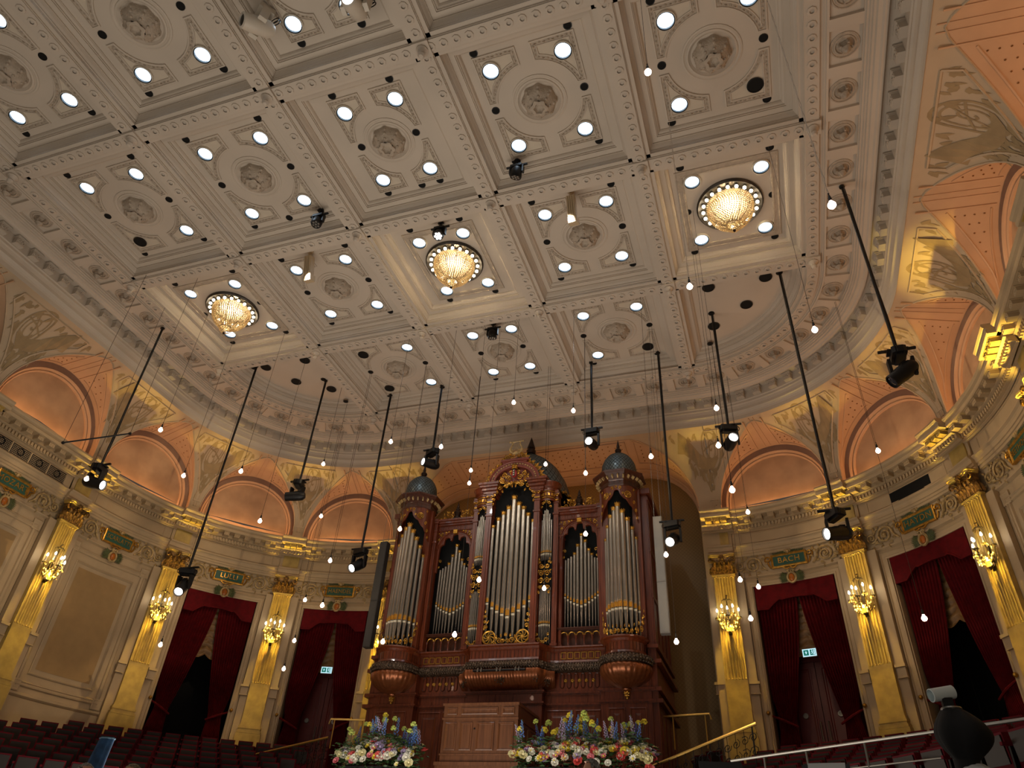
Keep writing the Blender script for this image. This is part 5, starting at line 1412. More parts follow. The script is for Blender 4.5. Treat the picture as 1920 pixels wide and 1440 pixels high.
b = MB(); b.lathe(BP, 36, c=(0, 1.5, S)); b.lathe([(1.1, -4.6), (1.1, -3.66), (1.5, -3.62)], 28, c=(0, 1.6, S)); OB(b, 'great_dome', DOME, True)
OB(dome_scales(0, 1.5, BP, 46, ''), 'dome_scale', SCALE, kind='stuff')
b = MB(); b.lathe([(.14, -1.64), (.2, -1.6), (.12, -1.56), (.17, -1.5), (.18, -1.44), (.1, -1.38), (.15, -1.33), (.14, -1.28), (.07, -1.05), (.001, -.84)], 12, c=(0, 1.5, S)); OB(b, 'great_finial', BRONZE, True)
b = MB()
for j in range(30):
    a = 2 * pi * j / 30; b.ball((1.54 * cos(a), 1.5 + 1.54 * sin(a), S - 3.62), .06, 5, 4); b.lathe([(.001, .14), (.05, .05), (.06, 0)], 5, c=(1.54 * cos(a + .1), 1.5 + 1.54 * sin(a + .1), S - 3.6))
OB(b, 'dome_cresting', GILT, kind='stuff')
b = MB(); b.box(-.75, .75, .24, .28, S - 8.92, S - 3.6); OB(b, 'centre_back', VOID)
# ---- console cabinet in front of the organ
cab = empty('console_cabinet', T((0.02, -1.2, S - 13.1))); tag(cab, 'brown panelled wooden console cabinet in front of the organ, between the flowers', 'cabinet')
def CB(mb, name, m): 
    o = mb.build(name, m, cab); o.matrix_parent_inverse = T((-.02, 1.2, -S + 13.1)); return o
CABW = wood('cabinet_oak', (120, 76, 48), (92, 56, 34), .4)
b = MB(); b.box(-1.0, 1.04, -1.64, .05, S - 13.1, S - 10.86); b.box(-1.03, 1.07, -1.68, .05, S - 10.9, S - 10.84); b.box(-1.02, 1.06, -1.67, .0, S - 11.24, S - 11.19); b.box(-1.02, 1.06, -1.67, 0, S - 12.06, S - 12.02); b.box(-1.1, 1.12, -1.75, .05, S - 12.3, S - 12.22); b.box(-1.08, 1.1, -1.72, .05, S - 13.1, S - 12.3); CB(b, 'carcass', CABW)
def cpanel(x0, x1, z0, z1, nm):
    p = MB(); rows = []
    for d, dy in ((0, 0), (0, -.02), (.025, -.03), (.045, -.005), (.06, .006)): rows.append([(x0 + d, -1.645 + dy, S + z0 + d), (x1 - d, -1.645 + dy, S + z0 + d), (x1 - d, -1.645 + dy, S + z1 - d), (x0 + d, -1.645 + dy, S + z1 - d)])
    p.grid(rows, closed=True); p.add(rows[-1], [(0, 1, 2, 3)]); CB(p, nm, CABW)
for x0, x1 in ((-.9, -.62), (-.5, .5), (.62, .94)): cpanel(x0, x1, -11.12, -10.95, 'drawer_panel')
for x0, x1 in ((-.92, -.6), (-.5, -.17), (-.05, .42), (.52, .94)): cpanel(x0, x1, -11.95, -11.3, 'cabinet_door')
b = MB(); b.lathe([(.02, .02), (.02, 0)], 10, M=T((-.11, -1.65, S - 11.45)) @ RX(pi / 2)); b.disc((0, 0, .02), .02, 10, M=T((-.11, -1.65, S - 11.45)) @ RX(pi / 2)); CB(b, 'keyhole', BLACK)
for y0, y1 in ((-1.5, -.85), (-.75, -.15)):
    b = MB(); rows = []
    for d, dx in ((0, 0), (0, .02), (.025, .03), (.05, .0)): rows.append([(1.045 + dx, y0 + d, S - 11.95 + d), (1.045 + dx, y1 - d, S - 11.95 + d), (1.045 + dx, y1 - d, S - 11.3 - d), (1.045 + dx, y0 + d, S - 11.3 - d)])
    b.grid(rows, closed=True); b.add(rows[-1], [(0, 1, 2, 3)]); CB(b, 'side_panel', CABW)
# lamp rail under the carved rim
lr = empty('lamp_rail', T((0, -.45, S - 9.7))); tag(lr, 'black lamp rail with paired silver lamps under the carved organ rim', 'lamp')
b = MB(); b.tube([(-.78, -.02, 0), (.78, -.02, 0)], .022, 6); b.box(-.78, .78, .0, .06, -.03, .03); b.build('rail', BLACK, lr)
for x in (-.62, -.52, -.05, .05, .5, .6):
    b = MB(); b.tube([(x, -.05, -.05), (x + .02, -.07, .05)], .022, 6); b.build('lamp_head', STEEL, lr)
# column loudspeakers hanging each side of the organ
for s_, m_, lab in ((1, GREYP, 'tall pale grey column loudspeaker hanging right of the organ case'), (-1, DARKP, 'tall dark grey column loudspeaker hanging left of the organ case')):
    t = empty('column_speaker', T((s_ * 4.62, .1, S - 8.75))); tag(t, lab, 'loudspeaker')
    for z0, z1 in ((0, 1.45), (1.46, 3.5)):
        b = MB(); b.box(-.13, .13, -.1, .14, z0, z1); b.box(-.11, .11, -.11, -.1, z0 + .03, z1 - .03); b.build('speaker_panel', m_, t)
    for x in (-.1, .1):
        b = MB(); b.tube([(x, 0, 3.5), (x, 0, 3.62)], .012, 5); b.tube([(x, 0, 3.6), (x, 0, 8.8)], .006, 4); b.build('hanging_wire', STEEL, t)
# ================================================================== HANGING LIGHTS
bulb_p = MB(); bulb_p.lathe([(.001, -.115), (.035, -.105), (.056, -.075), (.06, -.05), (.048, -.02), (.026, .01), (.022, .03)], 12); BULBM = bulb_p.mesh('glass_bulb', L_BULB, True)
sk = MB(); sk.lathe([(.001, .16), (.014, .155), (.02, .12), (.026, .1), (.026, .03), (.02, .025), (.001, .025)], 9); sk.ball((0, 0, .19), .016, 6, 4); SOCKM = sk.mesh('socket', BLACK, True)
CABLE = mat('cable_dark', (52, 40, 30), .6, var=0); CABLEW = mat('cable_pale', (190, 176, 160), .5, var=0)
BULBS = [(9.07, -12.38, .48, -6.72, 'on pale cable before the right ceiling border'), (6.77, -13.24, .48, -3.53, 'topmost, between two right ceiling coffers'), (6.84, -9.41, .48, -4.99, 'below the right chandelier coffer edge'), (9.06, -8.08, .48, -5.5, 'before the curved border at the right corner'),
 (6.91, -5.0, .48, -4.98, 'just left of the pole lamp before the BACH lunette, upper'), (10.61, -2.47, -.1, -5.22, 'in the HAYDN lunette'), (6.84, -5.0, .48, -6.03, 'at left edge of the pole lamp before the BACH lunette'), (7.04, -6.53, .48, -8.02, 'at the left foot of the BACH lunette'), (7.25, .46, -.1, -5.16, 'before the cornice brackets above BACH'),
 (6.8, -.81, .48, -7.7, 'beside the capital left of the BACH curtain'), (7.23, .46, -.1, -7.45, 'at the left corner of the BACH pelmet'), (6.93, -.81, .48, -8.74, 'on the door frame left of the BACH curtain'), (5.08, -2.18, .48, -7.43, 'just under the pole lamp right of the organ'), (5.06, -3.59, .48, -5.28, 'right of the right organ tower dome'),
 (5.17, -2.18, .48, -9.66, 'before the bare wall low right of the organ'), (2.95, -2.19, .48, -4.75, 'left of the right organ dome, under a pole lamp'), (2.94, -2.19, .48, -6.65, 'before the right side field of organ pipes'), (1.38, -.85, .48, -7.59, 'before the carved panel of the right organ turret'), (1.31, -.87, .48, -3.49, 'before the great organ dome'),
 (2.94, -3.58, .48, -3.47, 'below the ceiling border right of the lyre'), (1.1, -3.58, .48, -2.87, 'below the ceiling border above the lyre'), (.26, -3.08, .48, -8.11, 'before the left post of the organ centre'), (-1.26, -.92, .48, -3.42, 'left of the gilt pediment, the upper of a pair'), (-1.27, -.92, .48, -3.9, 'left of the gilt pediment, the lower of a pair'),
 (-.23, -3.2, .48, -9.56, 'before the left organ arcade'), (-1.11, -3.59, .48, -4.11, 'right beside the pole lamp over the left organ dome'), (-2.87, -3.56, .48, -3.66, 'below the ceiling border brackets left of the organ'), (-2.85, -2.18, .48, -5.95, 'left of the left organ tower pipes'), (-2.83, -2.17, .48, -9.32, 'at the foot of the dark column speaker'),
 (-6.31, -2.01, .48, -3.13, 'at the tip of the left lunettes'), (-6.78, -.82, .48, -4.47, 'at the left edge of the HAENDEL lunette'), (-5.06, -2.22, .48, -6.8, 'before the cornice above HAENDEL'), (-7.5, .35, -.1, -6.97, 'between the LULLI and HAENDEL plaques, left of a pair'), (-5.02, -2.19, .48, -8.18, 'between the LULLI and HAENDEL plaques, right of a pair'),
 (-7.54, .33, -.1, -8.34, 'left of the HAENDEL curtain, upper'), (-7.82, .5, -.1, -9.18, 'left of the HAENDEL curtain, lowest'), (-6.89, -3.63, .48, -5.96, 'low in the LULLI lunette'), (-6.88, -5.04, .48, -5.01, 'at the top of the LULLI lunette'), (-9.03, -5.04, .48, -4.89, 'low right in the SCARLATTI lunette'), (-8.9, -6.57, .48, -4.19, 'at the top right of the SCARLATTI lunette'),
 (-9.74, -7.51, .48, -6.24, 'behind the leftmost pole lamp'), (-10.32, -2.42, -.1, -9.17, 'between the sconce and the LULLI curtain'), (10.58, -2.47, -.1, -9.47, 'before the HAYDN curtain')]
for i, (x, y, zt, z, ph) in enumerate(BULBS):
    t = empty('pendant_bulb', T((x, y, S + z + .05))); tag(t, 'bare glowing bulb ' + ph, 'light bulb', 'bare bulbs hung on long cables')
    lob('glass_bulb', BULBM, t); lob('socket', SOCKM, t)
    b = MB(); L = zt - z - .05
    if i in (0, 2): 
        for ph_ in (0, pi): b.tube([(.012 * cos(ph_ + k * 1.4), .012 * sin(ph_ + k * 1.4), .18 + (L - .18) * k / 40) for k in range(41)], .006, 3)
    else: b.tube([(0, 0, .18), (0, 0, L)], .0055, 4)
    o = b.build('cable', CABLEW if i in (0, 2) else CABLE, t)
# second, slack line beside some cables
def moving_head(x, y, zt, z, d, lab, lit=True):
    """pole, clamp bar, base, yoke and tilted head with lens; z = centre of the head"""
    t = empty('pole_stage_light', T((x, y, S + z + .5))); tag(t, lab, 'stage light', 'black stage lights on long ceiling poles')
    yaw = math.atan2(d[1], d[0]) - pi / 2; Rz = RZ(yaw)
    b = MB(); b.tube([(0, 0, .1), (0, 0, zt - z - .5)], .032, 8); b.lathe([(.07, 0), (.07, -.04), (.03, -.05)], 10, c=(0, 0, zt - z - .5)); b.tube([(.03, 0, .1), (.045, .01, 1.), (.03, .0, 2.), (.045, 0, zt - z - .6)], .012, 4); b.build('pole', BLACK, t, True)
    b = MB(); b.box(-.36, .36, -.03, .03, .06, .1); b.box(-.2, .2, -.12, .12, .02, .05); b.build('clamp_bar', BLACK, t)
    b = MB(); b.M = Rz
    b.prism([(-.21, -.14), (.21, -.14), (.24, -.08), (.24, .08), (.21, .14), (-.21, .14), (-.24, .08), (-.24, -.08)], -.12, .03); b.box(-.1, .1, -.15, -.13, -.09, 0)
    for s_ in (-1, 1): b.tube([(s_ * (.24 + .05 * sin(a)), .05, -.05 + .07 * cos(a)) for a in (pi * k / 6 for k in range(7))], .012, 4)
    b.build('base', BLACK, t)
    b = MB(); b.M = Rz; b.box(-.2, .2, -.07, .07, -.17, -.12)
    for s_ in (-1, 1): b.prism([(-.08, -.17), (.08, -.17), (.07, -.45), (.04, -.58), (-.04, -.58), (-.07, -.45)], -.03, .03, M=T((s_ * .22, 0, 0)) @ RZ(pi / 2) @ RX(pi / 2))
    b.build('yoke', BLACK, t)
    dv = Vector(d).normalized(); q = dv.to_track_quat('Z', 'Y').to_matrix().to_4x4(); Mh = T((0, 0, -.5)) @ q
    b = MB(); b.lathe([(.001, -.3), (.1, -.3), (.155, -.22), (.165, -.1), (.165, .08), (.15, .2), (.155, .3), (.15, .34), (.13, .34), (.125, .3), (.001, .29)], 20, M=Mh); b.box(-.06, .06, .15, .18, -.2, -.05, M=Mh); b.build('head', BLACK, t, True)
    b = MB(); b.lathe([(.12, .305), (.09, .322), (.001, .33)], 16, M=Mh); b.build('lens', L_LENS if lit else mat('dark_lens_' + str(len(bpy.data.objects)), (40, 40, 46), .1, var=0), t, True)
    return t
PB = 'black stage light on a ceiling pole '
moving_head(-10.46, -6.73, 0, -5.86, (.93, .25, -.22), PB + 'farthest left, over the MOZART capital')
moving_head(-9.05, -3.59, .48, -7.86, (.3, -.62, -.72), PB + 'beside the LULLI plaque')
moving_head(-7.0, -2.13, .48, -4.34, (-.9, -.3, -.12), PB + 'between the LULLI and HAENDEL lunettes')
moving_head(-5.01, -.69, .48, -6.34, (-.2, -.7, -.55), PB + 'above the HAENDEL plaque')
moving_head(-2.86, -.75, .48, -2.87, (-.5, -.8, -.1), PB + 'over the left organ tower dome')
moving_head(2.81, -.73, .48, -2.86, (-.1, -.9, -.2), PB + 'left of the right organ tower dome')
moving_head(5.13, -.71, .48, -6.37, (-.2, -.75, -.5), PB + 'right of the organ before the bare wall')
moving_head(7.08, -2.21, .48, -4.32, (.3, -.9, -.05), PB + 'left of the BACH lunette')
moving_head(9.15, -3.59, .48, -7.84, (-.85, -.5, -.2), PB + 'between the BACH and HAYDN plaques')
moving_head(10.69, -6.72, 0, -5.87, (-.75, .0, -.55), PB + 'nearest, at the far right before the pink vaults', False)
# short black LED heads under the coffers
def short_head(x, y, zt, d, lab, lit):
    t = empty('ceiling_stage_light', T((x, y, S + zt))); tag(t, lab, 'stage light')
    b = MB(); b.lathe([(.09, 0), (.09, -.03), (.03, -.05), (.025, -.2)], 10); b.build('ceiling_mount', BLACK, t)
    b = MB(); b.box(-.28, .28, -.025, .025, -.22, -.18); b.build('clamp_bar', BLACK, t)
    b = MB(); b.box(-.15, .15, -.1, .1, -.3, -.22)
    for s_ in (-1, 1): b.box(s_ * .17 - .02, s_ * .17 + .02, -.05, .05, -.5, -.24)
    b.build('yoke', BLACK, t)
    q = Vector(d).normalized().to_track_quat('Z', 'Y').to_matrix().to_4x4(); Mh = T((0, 0, -.47)) @ q
    b = MB(); b.lathe([(.001, -.16), (.09, -.15), (.14, -.08), (.15, .1), (.14, .14), (.001, .135)], 18, M=Mh); b.build('head', BLACK, t, True)
    b = MB()
    for i in range(7):
        a = i * pi / 3; r = 0 if i == 6 else .08; b.lathe([(.034, .14), (.025, .15), (.001, .152)], 8, M=Mh, c=(r * cos(a), r * sin(a), 0))
    b.build('lens', L_LENS if lit else STEEL, t, True); b_ = t.children[-1]
short_head(2.96, -9.41, .45, (-.25, .35, -.9), 'small black stage light hung in the third row coffer right of centre', False)
short_head(-2.87, -9.39, .45, (.0, -.2, -.95), 'small black stage light hung in the third row coffer left of centre', False)
short_head(.23, -8.04, .45, (.05, -.35, -.9), 'small lit black stage light beside the centre chandelier', True)
short_head(.2, -3.58, .45, (0, .3, -.95), 'small black stage light in the front centre coffer above the organ', False)
# white moving heads and beige louvred lamps
def white_head(x, y, zt, d, lab, lit):
    t = empty('white_stage_light', T((x, y, S + zt))); tag(t, lab, 'stage light')
    yaw = math.atan2(d[1], d[0]) - pi / 2
    b = MB(); b.M = RZ(yaw); b.box(-.22, .22, -.17, .17, -.16, 0); b.build('base', WHITEM, t)
    b = MB(); b.M = RZ(yaw); b.box(-.26, .26, -.08, .08, -.24, -.17)
    for s_ in (-1, 1): b.box(s_ * .25 - .05, s_ * .25 + .05, -.09, .09, -.62, -.2)
    b.build('yoke', WHITEM, t)
    Mh = T((0, 0, -.54)) @ Vector(d).normalized().to_track_quat('Z', 'Y').to_matrix().to_4x4()
    b = MB(); b.lathe([(.001, -.34), (.13, -.33), (.19, -.22), (.19, .18), (.17, .36), (.13, .38), (.125, .34)], 18, M=Mh); b.box(-.2, .2, -.03, .03, -.1, .1, M=Mh); b.build('head', WHITEM, t, True)
    b = MB(); b.lathe([(.128, .345), (.001, .36)], 14, M=Mh); b.build('lens', L_LENS if lit else BLACK, t)
    b = MB()
    for k in range(2): b.tube([(.2 + .1 * sin(a), .16 + .05 * k, -.14 + .1 * cos(a)) for a in (2 * pi * j / 12 for j in range(13))], .012, 4)
    b.build('cable_loop', BLACK, t)
white_head(-1.16, -14.63, .45, (-.45, -.75, -.45), 'white moving stage light under the ceiling with a dark lens, upper left', False)
white_head(1.05, -14.36, .45, (.1, -.8, -.6), 'white moving stage light at the top edge with a glowing lens', True)
def louvre_lamp(x, y, lab):
    t = empty('louvred_lamp', T((x, y, S + .5))); tag(t, lab, 'ceiling lamp')
    b = MB(); b.lathe([(.1, 0), (.1, -.03), (.03, -.04), (.025, -.2)], 12); b.build('mount', BEIGEM, t)
    M = T((0, .05, -.2)) @ RX(rad(18))
    b = MB(); b.box(-.11, .11, -.1, .1, -.62, 0, M=M)
    b.build('housing', BEIGEM, t)
    for k in range(4): 
        c = MB(); c.box(-.1 + .055 * k, -.07 + .055 * k, -.125, -.1, -.58, -.03, M=M); c.build('louvre_fin', BEIGEM, t)
    b = MB(); b.prism([(-.11, -.1), (.13, -.12), (.15, .1), (-.11, .1)], -.82, -.63, M=M); b.build('hood', BEIGEM, t)
louvre_lamp(4.02, -8.08, 'beige louvred lamp hung in the second row coffer right of centre')
louvre_lamp(-4.04, -8.07, 'beige louvred lamp hung in the second row coffer left of centre')
# bar on two cables at the left
t = empty('hanging_bar', T((-8.9, -8.5, S - 5.7))); tag(t, 'thin black bar hung level on two cables before the left lunettes', 'bar')
PBAR = (Vector((-9.26, -8.92, S - 5.996)), Vector((-8.2, -8.02, S - 5.32)))
b = MB(); b.tube([PBAR[0] - Vector(t.location), PBAR[1] - Vector(t.location)], .022, 6)
for p in PBAR: b.ball(p - Vector(t.location), .045, 6, 4)
b.build('bar', BLACK, t, True)
for p in PBAR:
    q = p - Vector(t.location); b = MB(); b.tube([q, q + Vector((0, 0, S + .5 - p.z))], .006, 4); b.build('suspension_cable', CABLE, t)
# ---- chandeliers
cr_ = MB(); rim = MB(); bl = MB(); dk = MB(); cup = MB()
rim.lathe([(.86, 0), (.87, -.05), (.83, -.09), (.78, -.06), (.62, -.06), (.6, -.09), (.57, -.06)], 40)
for i in range(20):
    a = 2 * pi * i / 20; rim.lathe([(.05, -.06), (.04, -.1), (.03, -.1)], 8, c=(.7 * cos(a), .7 * sin(a), 0)); bl.ball((.7 * cos(a), .7 * sin(a), -.13), .048, 8, 6)
PROF = [(.6, -.08), (.6, -.2), (.58, -.32), (.53, -.45), (.45, -.58), (.35, -.68), (.25, -.76), (.17, -.81)]
for i in range(22):
    t_ = i / 21 * (len(PROF) - 1); k = min(int(t_), len(PROF) - 2); f = t_ - k
    r = PROF[k][0] * (1 - f) + PROF[k + 1][0] * f; z = PROF[k][1] * (1 - f) + PROF[k + 1][1] * f
    n = max(8, int(2 * pi * r / .062))
    for j in range(n): a = 2 * pi * (j + .5 * (i % 2)) / n; cr_.octa((r * cos(a), r * sin(a), z), .026, .03)
for k in range(12):
    a = 2 * pi * k / 12; rim.tube([(r * cos(a), r * sin(a), z) for r, z in PROF], .008, 4)
for i, (r, z) in enumerate(((.17, -.83), (.19, -.87), (.17, -.92), (.12, -.97), (.06, -1.0))):
    n = max(5, int(2 * pi * r / .05))
    for j in range(n): cr_.octa((r * cos(2 * pi * j / n), r * sin(2 * pi * j / n), z), .022, .026)
cup.tube([(.17 * cos(a), .17 * sin(a), -.82) for a in (2 * pi * j / 20 for j in range(21))], .014, 5); cup.lathe([(.02, -1.0), (.04, -1.03), (.03, -1.07), (.001, -1.1)], 8)
CHP = [('rim', rim.mesh('rim', mat('chandelier_rim', (70, 64, 58), .35, .6, var=.1), True)), ('lamp_bulb', bl.mesh('lamp_bulb', glow('chandelier_bulb', (255, 236, 200), 14), True)), ('crystal_bead', cr_.mesh('crystal_bead', CRYS)), ('bottom_finial', cup.mesh('bottom_finial', BRONZE, True))]
for x, lab in ((-8, 'left'), (0, 'centre'), (8, 'right')):
    t = empty('chandelier', T((x, -6.47, S + .5))); tag(t, f'glowing crystal bowl chandelier, {lab} one of the three in the second coffer row', 'chandelier')
    for n_, me in CHP:
        o = lob(n_, me, t)
        if n_ == 'crystal_bead': o['kind'] = 'stuff'
    point('chandelier_lamp', (x, -6.47, S + .22), LCH, (1.0, .76, .42), .05)
# ================================================================== FLOWERS, RAILS, STAGE THINGS, PEOPLE
FC = {'white': (236, 234, 220), 'cream': (238, 230, 180), 'pink': (226, 130, 140), 'coral': (216, 84, 80), 'yellow': (226, 204, 60), 'lilac': (176, 160, 196), 'blue': (90, 130, 200), 'navy': (50, 60, 130), 'lime': (176, 190, 90)}
FM = {k: mat('petal_' + k, v, .6, var=.1, vs_=30) for k, v in FC.items()}
LEAF = mat('flower_foliage', (54, 84, 40), .55, var=.3, vs_=12); STEM = mat('flower_stem', (70, 96, 46), .6, var=0)
def rose(m, layers=3):
    b = MB()
    for L in range(layers):
        n = 5 + L; r = .025 + .024 * L; h = .055 - .016 * L
        for i in range(n):
            a = 2 * pi * (i + .5 * L) / n; ca, sa = cos(a), sin(a); w_ = r * .75
            pts = [(r * .35 * ca - w_ * .5 * -sa * -1, r * .35 * sa, 0)] 
            b.add([(.2 * r * ca, .2 * r * sa, -.015), (r * ca + w_ * sa, r * sa - w_ * ca, h * .6), (r * 1.15 * ca, r * 1.15 * sa, h), (r * ca - w_ * sa, r * sa + w_ * ca, h * .6)], [(0, 1, 2, 3)])
    b.ball((0, 0, .03), .026, 6, 4); return b.mesh('bloom', m)
def daisy(m):
    b = MB()
    for i in range(9):
        a = 2 * pi * i / 9; q = leaf2(0, 0, a, .075, .036); b.add([(x, y, .012 + .02 * (k in (2, 3, 4))) for k, (x, y) in enumerate(q)], [(0, 1, 2, 3, 4, 5)])
    b.ball((0, 0, .015), .022, 6, 4, 1); return b.mesh('bloom', [m, FM['yellow']])
def spike(m):
    b = MB(); b.tube([(0, 0, -.1), (.01, 0, .42)], .006, 4, 1)
    for i in range(26):
        a = i * 2.4; z = .02 + .015 * i; r = .045 * (1 - i / 30) + .006; b.octa((r * cos(a), r * sin(a), z), .026 * (1 - i / 45), .022)
    return b.mesh('flower_spike', [m, STEM])
def cluster(m):
    b = MB(); rnd = random.Random(4)
    for i in range(16):
        a = rnd.uniform(0, 2 * pi); e = rnd.uniform(-.4, 1.4); b.octa((.06 * cos(a) * cos(e), .06 * sin(a) * cos(e), .06 * sin(e)), .03)
    b.tube([(0, 0, -.35), (0, 0, 0)], .006, 4, 1); return b.mesh('blossom_cluster', [m, STEM])
PROT = [('rose', rose(FM[k])) for k in ('white', 'cream', 'white', 'pink', 'lilac', 'cream', 'coral', 'yellow', 'white')] + [('daisy', daisy(FM[k])) for k in ('white', 'cream', 'pink')]
SPK = [('delphinium', spike(FM[k])) for k in ('blue', 'navy', 'lilac', 'navy', 'blue')]; CLU = [('blossom_cluster', cluster(FM[k])) for k in ('lime', 'lime', 'yellow')]
def arrangement(x0, x1, seed, lab):
    rnd = random.Random(seed); xc = (x0 + x1) / 2; base = S - 13.05
    t = empty('flower_arrangement', T((xc, -2.6, base))); tag(t, lab, 'flowers')
    b = MB(); b.box(x0 - xc + .15, x1 - xc - .15, -.3, .3, 0, .55); b.build('planter', BLACK, t)
    def prof(x): u = (x - x0) / (x1 - x0); return .98 + .28 * math.sin(pi * min(max(u, 0), 1)) ** .6 + .07 * math.sin(x * 5)
    L = MB()
    for i in range(1300):
        x = rnd.uniform(x0, x1); y = rnd.uniform(-.42, .4); h = rnd.uniform(.45, prof(x) + .02); a = rnd.uniform(0, 2 * pi); M = T((x - xc, y, h)) @ RZ(a) @ RX(rnd.uniform(-.9, .9))
        q = leaf2(0, 0, 0, rnd.uniform(.1, .2), .05); L.add([(u, v, .01 * (k % 3)) for k, (u, v) in enumerate(q)], [(0, 1, 2, 3, 4, 5)], M=M)
    for i in range(50): x = rnd.uniform(x0 + .2, x1 - .2) - xc; L.tube([(x * .8, 0, .5), (x, rnd.uniform(-.3, .3), prof(x + xc))], .006, 3)
    tag(L.build('foliage', LEAF, t), kind='stuff')
    n = int((x1 - x0) * 78)
    for i in range(n):
        x = rnd.uniform(x0, x1); u = rnd.random(); ht = prof(x); y = -.46 + .85 * u ** 1.6
        h = ht * (.48 + .52 * (u ** .5)) + rnd.uniform(-.05, .03)
        nm, me = rnd.choice(PROT); d = Vector((rnd.uniform(-.5, .5), -1.0 + .8 * u, .35 + .9 * u)).normalized()
        o = bpy.data.objects.new(nm, me); COL.objects.link(o); o.parent = t
        o.matrix_local = T((x - xc, y, h)) @ d.to_track_quat('Z', 'Y').to_matrix().to_4x4() @ Matrix.Scale(rnd.uniform(.85, 1.3), 4)
    for i in range(int((x1 - x0) * 8)):
        x = rnd.uniform(x0 + .1, x1 - .1); nm, me = rnd.choice(SPK); o = bpy.data.objects.new(nm, me); COL.objects.link(o); o.parent = t
        o.matrix_local = T((x - xc, rnd.uniform(-.25, .3), prof(x) - .08 + rnd.uniform(-.1, .1))) @ RX(rnd.uniform(-.2, .25)) @ RY(rnd.uniform(-.3, .3)) @ Matrix.Scale(rnd.uniform(.85, 1.15), 4)
    for i in range(int((x1 - x0) * 9)):
        x = rnd.uniform(x0 + .1, x1 - .1); nm, me = rnd.choice(CLU); o = bpy.data.objects.new(nm, me); COL.objects.link(o); o.parent = t
        o.matrix_local = T((x - xc, rnd.uniform(-.2, .3), prof(x) + rnd.uniform(.02, .45))) @ RX(rnd.uniform(-.3, .3)) @ RY(rnd.uniform(-.3, .3)) @ Matrix.Scale(rnd.uniform(.8, 1.1), 4)
arrangement(-3.25, -1.12, 3, 'large mixed flower arrangement left of the console cabinet')
arrangement(1.35, 4.6, 8, 'large mixed flower arrangement right of the console cabinet')
# ---- rails
def rail(name, pts, r, m, lab, posts=(), drop=.9, iron=False, lower=None):
    p0 = Vector(pts[0]); p1 = Vector(pts[-1]); c = (p0 + p1) / 2; c.z = min(p0.z, p1.z) - drop
    t = empty(name, T(c)); tag(t, lab, 'railing')
    b = MB(); b.tube([Vector(p) - c for p in pts], r, 8); b.build('handrail', m, t, True)
    for f in posts:
        k = f * (len(pts) - 1); i = min(int(k), len(pts) - 2); p = Vector(pts[i]).lerp(Vector(pts[i + 1]), k - i) - c
        b = MB(); b.tube([p, p - Vector((0, 0, drop))], .018, 6); b.build('post', BLACK if iron else m, t)
    if lower:
        for dz in lower: b = MB(); b.tube([Vector(p) - c - Vector((0, 0, dz)) for p in pts], .012, 6); b.build('lower_bar', m if not iron else BLACK, t)
    if iron:
        b = MB(); n = int((p1 - p0).length / .2)
        for i in range(n):
            p = p0.lerp(p1, (i + .5) / n) - c; dx = (p1 - p0).normalized()
            for q, rr in ((.25, .1), (.52, .12)):
                b.tube([p - Vector((0, 0, q)) + dx * (u) + Vector((0, 0, v)) for u, v in spiral(0, 0, rr, .02, i, 1.4, 10)], .01, 4)
            b.tube([p, p - Vector((0, 0, drop))], .009, 4)
        tag(b.build('iron_scrollwork', BLACK, t), kind='stuff')
rail('stair_railing', [(6.76, -2.2, S - 11.5), (4.23, -1.58, S - 12.3), (3.3, -1.4, S - 12.6)], .035, BRASS, 'sloping brass handrail over dark ironwork right of the organ', (0.02, .5), .9, True)
rail('stair_railing', [(-5.43, .12, S - 11.3), (-6.65, .07, S - 11.55), (-8.1, .0, S - 11.85)], .035, BRASS, 'sloping brass handrail over dark ironwork left of the flowers', (0.02, .5), .9, True)
rail('platform_railing', [(4.36, .55, S - 10.76), (5.57, .3, S - 10.76), (5.6, .3, S - 10.9)], .03, BRASS, 'short level brass rail beside the organ, right side', (.1, .45), .8, False)
rail('platform_railing', [(-4.36, .55, S - 10.76), (-5.57, .3, S - 10.76), (-5.6, .3, S - 10.9)], .03, BRASS, 'short level brass rail beside the organ, left side', (.1, .45), .8, False)
rail('seat_railing', [(6.36, -5.5, S - 12.77), (7.96, -6.77, S - 12.77), (10.36, -8.68, S - 12.77), (11.16, -9.35, S - 12.77)], .022, STEEL, 'long steel rail in front of the right front seat row', (0.12, .26, .4, .54, .68, .82, .95), .9, False, (.33,))
rail('stage_railing', [(8.02, -8.9, S - 13.75), (8.04, -8.87, S - 13.46), (8.12, -8.86, S - 13.42), (9.2, -8.7, S - 13.44), (10.6, -8.5, S - 13.46)], .03, STEEL, 'bent steel stage rail at the lower right edge', (), .5)
# ---- stage things
t = empty('draped_stand', T((9.0, -11.0, 1.5))); tag(t, 'black cloth draped stand with a white cylinder on top before the right seats', 'stand')
b = MB(); rows = []
for i in range(13):
    f = i / 12; z = 2.14 - .52 * f; rw = .1 + .11 * math.sin(pi * min(f * 1.1, 1)); row = []
    for j in range(24):
        a = 2 * pi * j / 24; rr = rw * (1 + .08 * sin(5 * a + 2 * f) + .05 * sin(9 * a)) + (.1 * max(0, cos(a + .3)) * sin(pi * f)); row.append((.02 + rr * cos(a), rr * sin(a), z))
    rows.append(row)
b.grid(rows, closed=True); CLOTHB = mat('black_cloth', (12, 14, 17), .85, var=.1); b.build('cloth_cover', CLOTHB, t, 80)
b = MB(); b.lathe([(.095, 0), (.105, .015), (.095, .03), (.001, .035)], 18, c=(0.02, 0, 2.13)); b.build('collar_ring', STEEL, t, True)
